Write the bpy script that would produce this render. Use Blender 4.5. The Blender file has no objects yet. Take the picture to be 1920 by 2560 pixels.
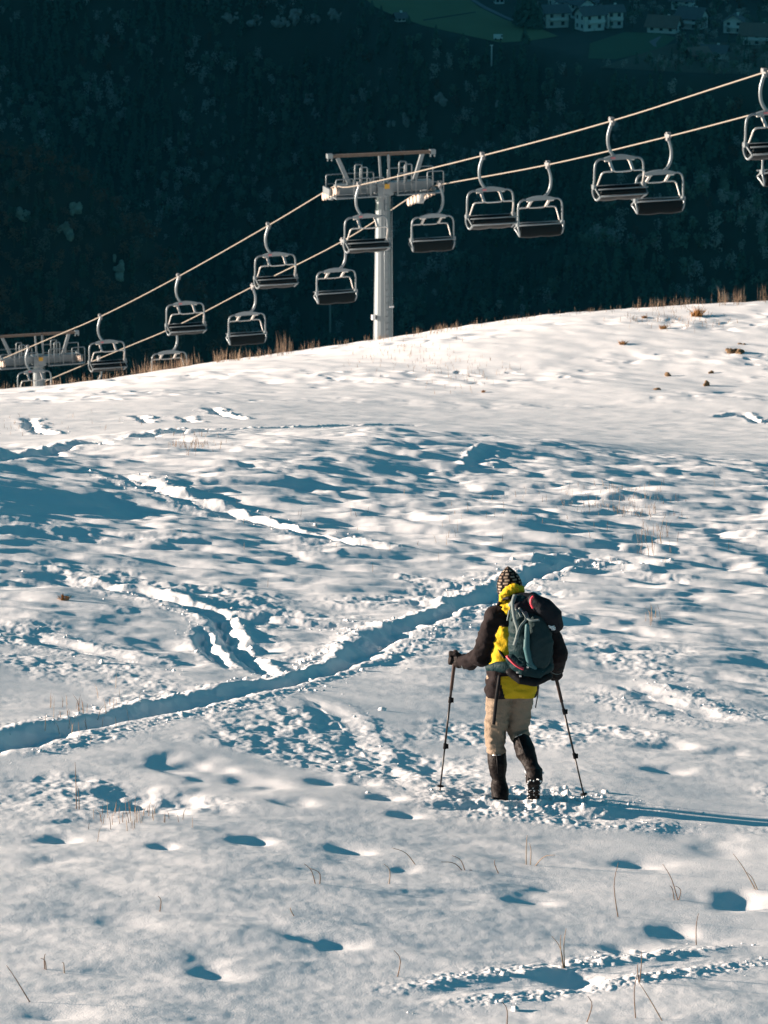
import bpy, bmesh, math, random
import numpy as np
from mathutils import Vector, Matrix, noise as mnoise

R = math.radians
random.seed(7)
rng = np.random.default_rng(11)
scene = bpy.context.scene
COL = scene.collection

# ------------------------------------------------------------------ camera, sky, sun, exposure
F = 10667.0            # focal length in photo pixels (150 mm on a 36 mm tall sensor, 2560 px)
PITCH = R(14.5)
cam_d = bpy.data.cameras.new('camera')
cam_d.sensor_fit = 'VERTICAL'; cam_d.sensor_height = 36; cam_d.sensor_width = 27; cam_d.lens = 150
cam_d.clip_start = 0.5; cam_d.clip_end = 9000
cam_d.dof.use_dof = True; cam_d.dof.focus_distance = 32.5; cam_d.dof.aperture_fstop = 13
cam = bpy.data.objects.new('camera', cam_d); COL.objects.link(cam)
cam.location = (0, 0, 0); cam.rotation_euler = (R(90) - PITCH, 0, 0)
scene.camera = cam

SUN_EL, SUN_BACK = R(9.4), R(8.0)
Lx, Ly, Lz = -math.cos(SUN_BACK) * math.cos(SUN_EL), math.sin(SUN_BACK) * math.cos(SUN_EL), math.sin(SUN_EL)
sd = bpy.data.lights.new('sun', 'SUN'); sd.energy = 5.0; sd.angle = R(0.55); sd.color = (1.0, 0.79, 0.645)
so = bpy.data.objects.new('sun', sd); COL.objects.link(so)
so.rotation_euler = Vector((Lx, Ly, Lz)).to_track_quat('Z', 'Y').to_euler()
so.location = (-60, 20, 40)
w = bpy.data.worlds.new('World'); scene.world = w; w.use_nodes = True
nt = w.node_tree
for n in list(nt.nodes): nt.nodes.remove(n)
sky = nt.nodes.new('ShaderNodeTexSky'); sky.sky_type = 'NISHITA'; sky.sun_disc = False
sky.sun_elevation = SUN_EL; sky.sun_rotation = math.atan2(Lx, Ly)
sky.altitude = 1200; sky.air_density = 1.0; sky.dust_density = 0.6; sky.ozone_density = 2.0
tint = nt.nodes.new('ShaderNodeMix'); tint.data_type = 'RGBA'; tint.blend_type = 'MULTIPLY'
tint.inputs[0].default_value = 1.0; tint.inputs[7].default_value = (0.30, 0.76, 0.70, 1)
bg = nt.nodes.new('ShaderNodeBackground'); bg.inputs['Strength'].default_value = 0.051
wo = nt.nodes.new('ShaderNodeOutputWorld')
nt.links.new(sky.outputs[0], tint.inputs[6]); nt.links.new(tint.outputs[2], bg.inputs[0]); nt.links.new(bg.outputs[0], wo.inputs[0])
scene.view_settings.view_transform = 'Standard'; scene.view_settings.look = 'None'
scene.view_settings.exposure = 1.6; scene.view_settings.gamma = 1.0
scene.view_settings.use_curve_mapping = False
scene.cycles.use_denoising = True
scene.cycles.max_bounces = 6; scene.cycles.diffuse_bounces = 1; scene.cycles.volume_bounces = 0

# ------------------------------------------------------------------ helpers
def ray(px, py):
    a = (px - 960) / F; b = (py - 1280) / F
    return np.array([a, math.cos(PITCH) - b * math.sin(PITCH), -math.sin(PITCH) - b * math.cos(PITCH)])
def pt_y(px, py, y):
    d = ray(px, py); return d * (y / d[1])
def row_tan(row): return np.tan(PITCH + np.arctan((np.asarray(row, float) - 1280) / F))
def project(P):
    P = np.asarray(P, float)
    c, s = math.cos(PITCH), math.sin(PITCH)
    zc = P[..., 1] * c - P[..., 2] * s
    return 960 + F * P[..., 0] / zc, 1280 - F * (P[..., 1] * s + P[..., 2] * c) / zc
def D(x, y): return (x * 1.15732, y * 1.15732)      # a point measured on the 1659 px wide view

def tag(o, label=None, cat=None, group=None, kind=None):
    if label: o['label'] = label
    if cat: o['category'] = cat
    if group: o['group'] = group
    if kind: o['kind'] = kind
    return o
def empty(name, loc=(0, 0, 0), rz=0.0):
    o = bpy.data.objects.new(name, None); o.empty_display_size = 0.2
    o.location = loc; o.rotation_euler = (0, 0, rz); COL.objects.link(o); return o
def link(name, me, mats, parent=None, smooth=True):
    o = bpy.data.objects.new(name, me); COL.objects.link(o)
    for m in (mats if isinstance(mats, (list, tuple)) else [mats]): me.materials.append(m)
    if parent: o.parent = parent
    if smooth and len(me.polygons): me.polygons.foreach_set('use_smooth', np.ones(len(me.polygons), bool))
    return o
def bm_obj(name, bm, mats, parent=None, smooth=False):
    me = bpy.data.meshes.new(name); bmesh.ops.recalc_face_normals(bm, faces=bm.faces); bm.to_mesh(me); bm.free()
    return link(name, me, mats, parent, smooth)
def np_mesh(name, V, Fa, mat_idx=None):
    me = bpy.data.meshes.new(name); V = np.asarray(V, np.float32); Fa = np.asarray(Fa, np.int32); k = Fa.shape[1]
    me.vertices.add(len(V)); me.vertices.foreach_set('co', V.ravel())
    me.loops.add(Fa.size); me.loops.foreach_set('vertex_index', Fa.ravel())
    me.polygons.add(len(Fa)); me.polygons.foreach_set('loop_start', np.arange(len(Fa), dtype=np.int32) * k)
    if mat_idx is not None: me.polygons.foreach_set('material_index', np.asarray(mat_idx, np.int32))
    me.update(calc_edges=True); return me
def copy_tree(o, parent=None):
    c = o.copy(); COL.objects.link(c)
    if parent: c.parent = parent
    for ch in list(o.children): copy_tree(ch, c)
    return c

def box(bm, c, s, rot=None):
    M = Matrix.Translation(Vector(c)) @ (rot.to_4x4() if rot is not None else Matrix.Identity(4)) @ Matrix.Diagonal((s[0], s[1], s[2], 1))
    return bmesh.ops.create_cube(bm, size=1.0, matrix=M)['verts']
def beam(bm, p, q, wx, wz):
    p = Vector(p); q = Vector(q); d = q - p
    rot = d.to_track_quat('Y', 'Z').to_matrix()
    return box(bm, (p + q) / 2, (wx, d.length, wz), rot)
def tube(bm, pts, r, seg=8, caps=True, flat=1.0):
    P = [Vector(p) for p in pts]; n = len(P)
    rr = r if isinstance(r, (list, tuple)) else [r] * n
    rings = []; nrm = None
    for i in range(n):
        t = (P[min(i + 1, n - 1)] - P[max(i - 1, 0)]).normalized()
        if nrm is None:
            a = Vector((0, 0, 1)) if abs(t.z) < 0.9 else Vector((1, 0, 0)); nrm = t.cross(a).normalized()
        else:
            nrm = (nrm - t * nrm.dot(t)).normalized()
        b = t.cross(nrm)
        rings.append([bm.verts.new(P[i] + (nrm * math.cos(2 * math.pi * k / seg) + b * math.sin(2 * math.pi * k / seg) * flat) * rr[i]) for k in range(seg)])
    for i in range(n - 1):
        for k in range(seg):
            bm.faces.new((rings[i][k], rings[i][(k + 1) % seg], rings[i + 1][(k + 1) % seg], rings[i + 1][k]))
    if caps:
        bm.faces.new(rings[0][::-1]); bm.faces.new(rings[-1])
def spline(pts, n=6):
    P = [Vector(p) for p in pts]; out = []
    for i in range(len(P) - 1):
        p0 = P[max(i - 1, 0)]; p1 = P[i]; p2 = P[i + 1]; p3 = P[min(i + 2, len(P) - 1)]
        for k in range(n):
            t = k / n
            out.append(0.5 * ((2 * p1) + (p2 - p0) * t + (2 * p0 - 5 * p1 + 4 * p2 - p3) * t * t + (3 * p1 - p0 - 3 * p2 + p3) * t ** 3))
    out.append(P[-1]); return out
def ball(bm, c, r, sub=2, rot=None):
    s = r if isinstance(r, (list, tuple)) else (r, r, r)
    M = Matrix.Translation(Vector(c)) @ (rot.to_4x4() if rot is not None else Matrix.Identity(4)) @ Matrix.Diagonal((s[0], s[1], s[2], 1))
    return bmesh.ops.create_icosphere(bm, subdivisions=sub, radius=1.0, matrix=M)['verts']
def chain(bm, pts, rad, flat=(1, 1, 1)):
    """a limb: overlapping balls along a poly-line, radii interpolated (merged later into one skin)"""
    for i in range(len(pts) - 1):
        p, q = Vector(pts[i]), Vector(pts[i + 1]); r0, r1 = rad[i], rad[i + 1]
        n = max(2, int((q - p).length / (min(r0, r1) * 0.3)) + 1)
        for k in range(n + 1):
            t = k / n; r = r0 + (r1 - r0) * t
            ball(bm, p.lerp(q, t), (r * flat[0], r * flat[1], r * flat[2]), 2)
def skin(name, bm, mats, voxel, parent=None, smooth_it=4, wrinkle=0.0, wscale=9.0, wfn=None):
    """fuse everything in bm into one continuous surface"""
    me = bpy.data.meshes.new(name + '_raw'); bm.to_mesh(me); bm.free()
    o = bpy.data.objects.new(name, me); COL.objects.link(o)
    m = o.modifiers.new('r', 'REMESH'); m.mode = 'VOXEL'; m.voxel_size = voxel
    s = o.modifiers.new('s', 'SMOOTH'); s.factor = 0.5; s.iterations = smooth_it
    dg = bpy.context.evaluated_depsgraph_get(); dg.update()
    me2 = bpy.data.meshes.new_from_object(o.evaluated_get(dg)); me2.name = name
    bpy.data.objects.remove(o); bpy.data.meshes.remove(me)
    if wrinkle:
        nv = len(me2.vertices); co = np.empty(nv * 3, np.float32); me2.vertices.foreach_get('co', co); co = co.reshape(-1, 3)
        no = np.empty(nv * 3, np.float32); me2.vertex_normals.foreach_get('vector', no); no = no.reshape(-1, 3)
        for i in range(nv):
            p = Vector(co[i]); k = wfn(p) if wfn else 1.0
            if k <= 0: continue
            a = mnoise.noise(Vector((p.x * wscale, p.y * wscale, p.z * wscale * 1.9)))
            b = mnoise.noise(Vector((p.x * wscale * 2.3 + 7, p.y * wscale * 2.3, p.z * wscale * 3.2)))
            co[i] += no[i] * wrinkle * k * ((1 - 2.2 * abs(a)) + 0.5 * b)
        me2.vertices.foreach_set('co', co.ravel()); me2.update()
    for mm in list(me2.materials): me2.materials.pop()
    return link(name, me2, mats, parent)

# ------------------------------------------------------------------ materials
def mat(name, col, rough=0.6, metal=0.0, var=0.0, vscale=8.0, bump=0.0, bscale=40.0, spec=0.5):
    m = bpy.data.materials.new(name); m.use_nodes = True; t = m.node_tree; b = t.nodes['Principled BSDF']
    b.inputs['Base Color'].default_value = (*col, 1); b.inputs['Roughness'].default_value = rough
    b.inputs['Metallic'].default_value = metal; b.inputs['Specular IOR Level'].default_value = spec
    tc = t.nodes.new('ShaderNodeTexCoord')
    if var:
        n = t.nodes.new('ShaderNodeTexNoise'); n.inputs['Scale'].default_value = vscale; n.inputs['Detail'].default_value = 5
        mx = t.nodes.new('ShaderNodeMix'); mx.data_type = 'RGBA'
        mx.inputs[6].default_value = (*[c * (1 - var) for c in col], 1); mx.inputs[7].default_value = (*[min(1, c * (1 + var)) for c in col], 1)
        t.links.new(tc.outputs['Object'], n.inputs['Vector']); t.links.new(n.outputs[0], mx.inputs[0]); t.links.new(mx.outputs[2], b.inputs['Base Color'])
    if bump:
        n2 = t.nodes.new('ShaderNodeTexNoise'); n2.inputs['Scale'].default_value = bscale; n2.inputs['Detail'].default_value = 3
        bp = t.nodes.new('ShaderNodeBump'); bp.inputs['Strength'].default_value = bump; bp.inputs['Distance'].default_value = 0.02
        t.links.new(tc.outputs['Object'], n2.inputs['Vector']); t.links.new(n2.outputs[0], bp.inputs['Height']); t.links.new(bp.outputs[0], b.inputs['Normal'])
    return m

def snow_material(name):
    m = bpy.data.materials.new(name); m.use_nodes = True; t = m.node_tree; b = t.nodes['Principled BSDF']
    b.inputs['Base Color'].default_value = (0.86, 0.87, 0.88, 1); b.inputs['Roughness'].default_value = 0.62
    b.inputs['Specular IOR Level'].default_value = 0.25
    tc = t.nodes.new('ShaderNodeTexCoord')
    last = None
    for sc, st, ds in ((5.0, 0.08, 0.02), (30.0, 0.20, 0.008), (90.0, 0.6, 0.004), (220.0, 0.6, 0.002)):
        n = t.nodes.new('ShaderNodeTexNoise'); n.inputs['Scale'].default_value = sc; n.inputs['Detail'].default_value = 4
        bp = t.nodes.new('ShaderNodeBump'); bp.inputs['Strength'].default_value = st; bp.inputs['Distance'].default_value = ds
        mp = t.nodes.new('ShaderNodeMapping'); mp.inputs['Rotation'].default_value = (0, 0, 0.5); mp.inputs['Scale'].default_value = (0.6, 1.5, 1) if sc < 50 else (1, 1, 1)
        t.links.new(tc.outputs['Object'], mp.inputs['Vector']); t.links.new(mp.outputs[0], n.inputs['Vector']); t.links.new(n.outputs[0], bp.inputs['Height'])
        if last: t.links.new(last.outputs[0], bp.inputs['Normal'])
        last = bp
    t.links.new(last.outputs[0], b.inputs['Normal'])
    return m
M = {}
M['snow'] = snow_material('snow')
M['galv'] = mat('galvanised_steel', (0.20, 0.235, 0.255), 0.42, 0.45, 0.12, 3.0)
M['alloy'] = mat('pale_alloy', (0.62, 0.60, 0.57), 0.45, 0.3)
M['galv_dark'] = mat('weathered_steel', (0.20, 0.21, 0.22), 0.6, 0.3, 0.2, 4.0)
M['rust'] = mat('rusty_rail', (0.15, 0.105, 0.08), 0.7, 0.1, 0.4, 6.0)
M['seat'] = mat('black_seat_plastic', (0.004, 0.008, 0.010), 0.40, spec=0.06)
M['cable'] = mat('steel_rope', (0.27, 0.24, 0.20), 0.55, 0.1)
M['yellow_box'] = mat('yellow_paint', (0.62, 0.33, 0.03), 0.5)
M['rubber'] = mat('sheave_rubber', (0.45, 0.36, 0.30), 0.7, 0, 0.2, 10)
M['red_tag'] = mat('red_reflector', (0.6, 0.18, 0.2), 0.4)
M['white_tag'] = mat('white_plate', (0.75, 0.75, 0.75), 0.5)
M['grass'] = mat('dry_grass', (0.17, 0.105, 0.065), 0.8, 0, 0.35, 3.0)
M['grass2'] = mat('pale_dry_grass', (0.28, 0.20, 0.13), 0.8, 0, 0.3, 3.0)
M['earth'] = mat('bare_earth', (0.16, 0.10, 0.05), 0.9, 0, 0.4, 5.0)
M['forest_floor'] = mat('forest_floor', (0.030, 0.036, 0.026), 0.95, 0, 0.4, 0.05)
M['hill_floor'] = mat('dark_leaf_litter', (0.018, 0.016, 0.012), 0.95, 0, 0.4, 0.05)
M['spruce'] = mat('spruce_needles', (0.055, 0.095, 0.068), 0.9)
M['leaf'] = mat('olive_leaves', (0.12, 0.16, 0.12), 0.9)
M['bare'] = mat('bare_twigs', (0.30, 0.29, 0.27), 0.9)
M['russet'] = mat('russet_leaves', (0.090, 0.046, 0.026), 0.9)
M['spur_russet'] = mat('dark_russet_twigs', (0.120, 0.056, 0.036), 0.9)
M['spur_twigs'] = mat('low_haze_twigs', (0.080, 0.068, 0.058), 0.9)  # darker copy of bare_twigs; the thinner haze before the spur is in its colour
M['spur_spruce'] = mat('low_haze_spruce', (0.026, 0.044, 0.032), 0.9)  # spruce_needles darkened, so the spur seems less hazy than the gorge
M['bark'] = mat('bark', (0.07, 0.05, 0.035), 0.9)
M['rock'] = mat('grey_rock', (0.27, 0.245, 0.23), 0.9, 0, 0.6, 0.6)
M['grey_green_rock'] = mat('grey_green_rock', (0.17, 0.19, 0.17), 0.9, 0, 0.6, 0.6)  # darker, greener tone than grey_rock, for the spur rocks
M['meadow'] = mat('meadow_grass', (0.13, 0.155, 0.065), 0.95, 0, 0.2, 0.05)
M['road'] = mat('asphalt_road', (0.16, 0.16, 0.17), 0.9)
M['plaster'] = mat('white_plaster', (0.62, 0.63, 0.62), 0.8)
M['roof'] = mat('grey_roof', (0.11, 0.11, 0.12), 0.8, 0, 0.2, 0.5)
M['roof_brown'] = mat('brown_roof', (0.17, 0.12, 0.10), 0.8, 0, 0.2, 0.5)
M['glass'] = mat('window_glass', (0.03, 0.04, 0.05), 0.2)
M['wood'] = mat('dark_wood', (0.09, 0.06, 0.04), 0.8)
M['mountain'] = mat('mountain_slope', (0.06, 0.06, 0.05), 0.95, 0, 0.4, 0.004)

# ------------------------------------------------------------------ noise
def hsh(ix, iy, s):
    n = (ix.astype(np.int64) * 374761393 + iy.astype(np.int64) * 668265263 + s * 974711) & 0xffffffff
    n = ((n ^ (n >> 13)) * 1274126177) & 0xffffffff
    return ((n ^ (n >> 16)) & 0xffffff).astype(np.float32) / float(0x1000000)
def gnoise(x, y, s=0):
    x0 = np.floor(x); y0 = np.floor(y); fx = (x - x0).astype(np.float32); fy = (y - y0).astype(np.float32)
    def g(dx, dy):
        a = hsh(x0 + dx, y0 + dy, s) * 6.2831853
        return np.cos(a) * (fx - dx) + np.sin(a) * (fy - dy)
    u = fx * fx * fx * (fx * (fx * 6 - 15) + 10); v = fy * fy * fy * (fy * (fy * 6 - 15) + 10)
    a = g(0, 0); a += u * (g(1, 0) - a); b = g(0, 1); b += u * (g(1, 1) - b)
    return (a + v * (b - a)) * 1.5
def fbm(x, y, o=4, s=0, gain=0.5):
    r = 0; a = 1.0; f = 1.0
    for i in range(o):
        r = r + a * gnoise(x * f + 13.7 * i, y * f - 7.1 * i, s + i); a *= gain; f *= 2.03
    return r
def sst(a, b, x):
    t = np.clip((x - a) / (b - a), 0, 1); return t * t * (3 - 2 * t)

# ------------------------------------------------------------------ snow slope: base shape
YK = [40, 45, 50, 55, 60, 65, 70, 76, 85, 95, 110, 125, 140, 147, 153, 159, 166, 175, 200, 270]
UC = np.array([-0.09, -0.045, 0.0, 0.045, 0.09])
ROWS = [
    [1600, 1380, 1245, 1157, 1140, 1132, 1122, 1112, 1098, 1083, 1062, 1036, 1012, 1003, 993, 984, 986, 1008, 1120, 1700],
    [1600, 1400, 1275, 1174, 1098, 1082, 1078, 1076, 1072, 1064, 1048, 1020, 986, 960, 934, 914, 916, 938, 1070, 1700],
    [1600, 1410, 1304, 1208, 1130, 1075, 1062, 1070, 1080, 1078, 1062, 1040, 1003, 955, 895, 847, 850, 885, 1030, 1700],
    [1620, 1430, 1325, 1232, 1176, 1136, 1110, 1096, 1100, 1102, 1084, 1055, 1005, 930, 845, 774, 774, 805, 960, 1650],
    [1640, 1450, 1350, 1258, 1220, 1190, 1164, 1144, 1140, 1128, 1098, 1055, 995, 910, 820, 754, 747, 780, 935, 1650]]
UG = np.linspace(-0.3, 0.3, 241); YG = np.arange(40, 271, 0.5)
def _smooth(a, k, ax):
    kern = np.exp(-0.5 * (np.arange(-3 * k, 3 * k + 1) / k) ** 2); kern /= kern.sum()
    pad = [(0, 0), (0, 0)]; pad[ax] = (3 * k, 3 * k); b = np.pad(a, pad, mode='edge')
    return np.apply_along_axis(lambda v: np.convolve(v, kern, 'valid'), ax, b)
_T = np.array([np.interp(YG, YK, r) for r in ROWS])
_T = np.array([[np.interp(u, UC, _T[:, j]) for j in range(len(YG))] for u in UG])
_T = _smooth(_smooth(_T, 3, 1), 7, 0)
_Z = -YG[None, :] * row_tan(_T)
def z_base(x, y):
    x = np.asarray(x, float); y = np.asarray(y, float)
    u = np.clip(x / np.maximum(y, 15.0), -0.299, 0.299); yy = np.clip(y, 40, 270.0)
    fu = (u + 0.3) / 0.6 * 240; fy = np.minimum((yy - 40) / 0.5, len(YG) - 1.001); fu = np.minimum(fu, 239.999)
    i = fu.astype(int); j = fy.astype(int); a = fu - i; b = fy - j
    zt = (_Z[i, j] * (1 - a) + _Z[i + 1, j] * a) * (1 - b) + (_Z[i, j + 1] * (1 - a) + _Z[i + 1, j + 1] * a) * b
    zp = -5.26 - 0.1557 * y - 0.06 * (np.clip(x, -12, 12) - 0.87)
    k = sst(46, 57, y)
    return zp * (1 - k) + zt * k + 0.36 * np.exp(-((x + 6.3) / 2.2) ** 2 - ((y - 49.5) / 6.0) ** 2)
def ground_hit(px, py, y0=18.0, y1=175.0):
    d = ray(px, py); y = np.arange(y0, y1, 0.05); x = d[0] / d[1] * y; z = d[2] / d[1] * y
    below = np.nonzero(z < z_base(x, y))[0]
    if len(below) == 0: return None
    return x[below[0]], y[below[0]]

def line_px(pts):      # points in the 1659-wide view -> ground x,y
    out = []
    for p in pts:
        h = ground_hit(*D(*p))
        if h is not None: out.append(h)
    return np.array(out)
def seg_dist(X, Y, P):
    best = np.full(X.shape, 1e9, np.float32); arc = np.zeros(X.shape, np.float32); side = np.zeros(X.shape, np.float32); L = 0.0
    for i in range(len(P) - 1):
        ax, ay = P[i]; bx, by = P[i + 1]; dx, dy = bx - ax, by - ay; l2 = dx * dx + dy * dy + 1e-9
        t = np.clip(((X - ax) * dx + (Y - ay) * dy) / l2, 0, 1)
        d = np.hypot(X - ax - t * dx, Y - ay - t * dy); m = d < best
        best = np.where(m, d, best); arc = np.where(m, L + t * math.sqrt(l2), arc)
        side = np.where(m, np.sign((X - ax) * dy - (Y - ay) * dx), side); L += math.sqrt(l2)
    return best, arc, side
# trail poly-lines (as walked across the slope): points, half width, depth, rim height, clods
TRAILS = [
    ([(-60, 1640), (0, 1618), (70, 1598), (160, 1576), (270, 1552), (400, 1528), (520, 1502), (610, 1482), (680, 1462), (760, 1425), (850, 1375), (960, 1325), (1060, 1285), (1130, 1250), (1200, 1228), (1290, 1212), (1400, 1206)], 0.17, 0.13, 0.045, 1.6),
    ([(225, 1018), (300, 1042), (380, 1076), (480, 1102), (600, 1135), (720, 1166), (830, 1190), (930, 1198)], 0.19, 0.085, 0.05, 0.9),
    ([(-30, 1240), (20, 1245), (130, 1255), (280, 1277), (380, 1302), (480, 1330), (560, 1336), (680, 1346), (790, 1356), (860, 1372)], 0.19, 0.085, 0.045, 0.9),
    ([(430, 1312), (475, 1340), (500, 1390), (555, 1445), (620, 1480)], 0.11, 0.11, 0.05, 0.7),
    ([(440, 1345), (440, 1385), (480, 1430), (520, 1455)], 0.08, 0.07, 0.03, 0.6),
    ([(-20, 996), (150, 972), (280, 952), (420, 936), (600, 926), (760, 920), (900, 918)], 0.24, 0.19, 0.06, 0.4),
    ([(800, 2165), (1000, 2132), (1250, 2108), (1500, 2075), (1700, 2045)], 0.13, 0.012, 0.010, 2.2),
    ([(860, 1752), (1000, 1746), (1120, 1748), (1250, 1764), (1400, 1768), (1560, 1772)], 0.16, 0.03, 0.03, 1.2),
    ([(-20, 1352), (130, 1388), (250, 1420), (350, 1440), (470, 1452)], 0.18, 0.03, 0.03, 0.9),
    ([(640, 1500), (720, 1550), (800, 1640), (860, 1690), (900, 1740)], 0.14, 0.022, 0.010, 0.4),
    ([(1300, 1470), (1400, 1500), (1500, 1545), (1680, 1580)], 0.20, 0.03, 0.02, 1.0),
    ([(1028, 1012), (1040, 985), (1060, 965)], 0.14, 0.05, 0.05, 0.2),
    ([(60, 903), (70, 928), (104, 940)], 0.22, 0.16, 0.06, 0.2), ([(298, 897), (320, 914)], 0.2, 0.14, 0.05, 0.2), ([(394, 899), (416, 913)], 0.2, 0.14, 0.05, 0.2), ([(452, 879), (474, 895), (525, 906)], 0.22, 0.16, 0.07, 0.2), ([(1545, 902), (1600, 894), (1640, 913), (1690, 905)], 0.22, 0.15, 0.06, 0.2),
    ([(1140, 1230), (1300, 1205), (1420, 1208)], 0.2, 0.05, 0.05, 0.6),
]
TR = [(line_px(p), hw, dp, rim, cl) for p, hw, dp, rim, cl in TRAILS]
# single hollows and foot holes: view position, half width (m), depth (m)
PITS = [(1385, 1858, .20, .10), (1600, 1948, .24, .14), (1155, 1945, .15, .07), (1185, 1917, .13, .05), (1455, 2008, .13, .09), (1345, 2045, .17, .09),
        (722, 2040, .14, .09), (560, 1823, .15, .12), (750, 1836, .15, .10), (360, 1838, .10, .07), (130, 1815, .12, .10), (470, 2098, .13, .07), (455, 2085, .2, .05),
        (110, 2195, .17, .09), (870, 1880, .12, .05), (1240, 2115, .16, .12), (1440, 1665, .14, .08), (1450, 1610, .2, .09), (1365, 1265, .3, .14),
        (570, 1392, .16, .12), (545, 1410, .14, .10), (400, 1655, .3, .12), (520, 1690, .3, .10), (350, 1740, .3, .12), (300, 1720, .3, .10), (700, 1690, .14, .10),
        (780, 1690, .12, .08), (830, 1725, .12, .08), (640, 1740, .15, .06), (880, 1762, .10, .08), (340, 1380, .25, .10), (330, 1395, .25, .08), (400, 1435, .2, .10),
        (1500, 1800, .3, .05), (1560, 1840, .25, .05), (1590, 1630, .2, .07), (1110, 1500, .3, .03), (900, 1650, .25, .06), (960, 1660, .2, .06), (1010, 1720, .15, .06),
        (120, 1860, .15, .06), (270, 2000, .16, .05), (1330, 1760, .3, .03), (1480, 2030, .15, .06), (1560, 2025, .18, .05), (210, 1775, .2, .06)]
PT = [(ground_hit(*D(px, py)), r, d) for px, py, r, d in PITS]
PERSON_XY = np.array(ground_hit(1256, 1998))

def z_detail(X, Y):
    X = X.astype(np.float32); Y = Y.astype(np.float32)
    near = 1 - sst(70, 76, Y); bank = sst(120, 146, Y); mid = 1 - near - bank
    # soft drifts and wind ripples; hummocks of grass under the snow
    wx = 0.35 * gnoise(X * 0.7, Y * 0.7, 5); wy = 0.35 * gnoise(X * 0.7 + 40, Y * 0.7, 6)
    patch = sst(-0.4, 0.45, fbm(X * 0.17 + 3.1, Y * 0.10, 3, 33))
    dome = sst(33, 47, Y); patch = np.maximum(patch, 0.55 * dome)
    rip = gnoise(X * 1.1 + wx, Y * 2.0 + wy + 0.25 * X, 21) + 0.42 * gnoise(X * 2.4 + wx * 2, Y * 4.2 + wy * 2, 22) + 0.13 * gnoise(X * 5.2 + wx * 3, Y * 8.0, 24)
    rip = rip - 0.25 * np.clip(rip, 0, 2)
    z = near * (0.004 + 0.012 * patch + dome * (0.034 + 0.036 * patch)) * rip
    z += near * 0.006 * (1 - dome) * gnoise(X * 0.9 - Y * 1.3, Y * 3.0 + X * 1.2, 26)
    z += near * 0.045 * gnoise(X * 0.45, Y * 0.33, 41) + near * dome * 0.085 * gnoise(X * 0.34 + 5, Y * 0.42, 43)
    z += near * 0.0012 * fbm(X * 9.0, Y * 6.0, 2, 44) * (0.4 + patch)
    # churned patches (left and right of the walker, middle distance)
    ch = sst(0.05, 0.45, fbm(X * 0.4 + 9, Y * 0.3, 3, 61)) * near * (1 - sst(42, 50, Y)) * sst(26.5, 30, Y)
    z += ch * 0.013 * fbm(X * 5.0, Y * 3.6, 3, 62, 0.55)
    z += mid * (0.03 * gnoise(X * 0.7, Y * 0.5, 71) + 0.012 * gnoise(X * 2.0, Y * 1.6, 72))
    bk = gnoise(X * 0.9 + 0.5 * Y, Y * 1.1, 81); bk2 = gnoise(X * 2.0 + 0.9 * Y, Y * 2.2, 82); pit = np.clip(-gnoise(X * 1.3 + 0.6 * Y, Y * 1.8, 83) - 0.35, 0, 1)
    bp = sst(-0.15, 0.5, fbm(X * 0.12 + 4, Y * 0.2, 2, 91))
    z += bank * (0.16 * gnoise(X * 0.16 + 0.1 * Y, Y * 0.12, 84) * (1 - sst(165, 175, Y)) + (0.028 + 0.045 * bp) * bk + 0.014 * bk2 * (0.3 + bp) - 0.15 * pit * (0.15 + bp)) * (1 - sst(175, 190, Y))
    # trails
    for P, hw, dp, rim, cl in TR:
        if len(P) < 2: continue
        mx = hw * 4 + .3
        m = (X > P[:, 0].min() - mx) & (X < P[:, 0].max() + mx) & (Y > P[:, 1].min() - mx) & (Y < P[:, 1].max() + mx)
        if not m.any(): continue
        xs, ys = X[m], Y[m]
        wob = 0.45 * gnoise(xs * 1.3, ys * 1.3, 15) + 0.28 * gnoise(xs * 4.1, ys * 4.1, 16) + 0.08 * gnoise(xs * 9, ys * 9, 12)
        d, arc, side = seg_dist(xs, ys, P); end = np.minimum(arc, 1e9)
        tot = np.sum(np.hypot(*(P[1:] - P[:-1]).T)); fe = min(1.2, tot * .3); fade = sst(0, fe, arc) * (1 - sst(tot - fe, tot, arc))
        q = d / (hw * (0.85 + 0.45 * gnoise(arc * 0.45, arc * 0 + 7.7, 14))) + wob
        ph = arc * 2 * math.pi / 0.62 + side * 1.3 + 2.0 * gnoise(arc * 0.5, arc * 0 + 3.3, 18)
        steps = 0.80 + 0.20 * np.cos(ph)
        tr = -dp * 1.15 * (1 - sst(0.1, 1.2, q)) * steps * (0.85 + 0.4 * gnoise(xs * 2.2, ys * 2.2, 20))
        lump = fbm(xs * 7.0, ys * 6.0, 3, 17, 0.6)
        tr = tr * (1 + 0.30 * lump) * (0.85 + 0.5 * gnoise(arc * 0.35, arc * 0 + 1.7, 11))
        rm = np.where(side < 0, 1.0, 0.28) * rim * np.exp(-((q - 1.55) / 0.5) ** 2) * np.clip(0.55 + 0.55 * gnoise(xs * 2.2, ys * 2.2, 13) + 0.16 * lump, 0, 2)
        spill = 0.008 * cl * np.exp(-((q - 1.9) / 1.0) ** 2) * np.abs(lump)
        floor_l = (0.002 + 0.11 * dp) * lump * (1 - sst(0.8, 1.1, q))
        z[m] += fade * (tr + rm + spill + floor_l)
    for h, r, dpt in PT:
        if h is None: continue
        m = (np.abs(X - h[0]) < r * 3) & (np.abs(Y - h[1]) < r * 3)
        if not m.any(): continue
        q = np.hypot(X[m] - h[0], (Y[m] - h[1]) * 0.85) / r + 0.45 * gnoise(X[m] * 4, Y[m] * 3, 19)
        z[m] += -dpt * 0.38 * np.exp(-(q / 0.95) ** 2)
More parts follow.
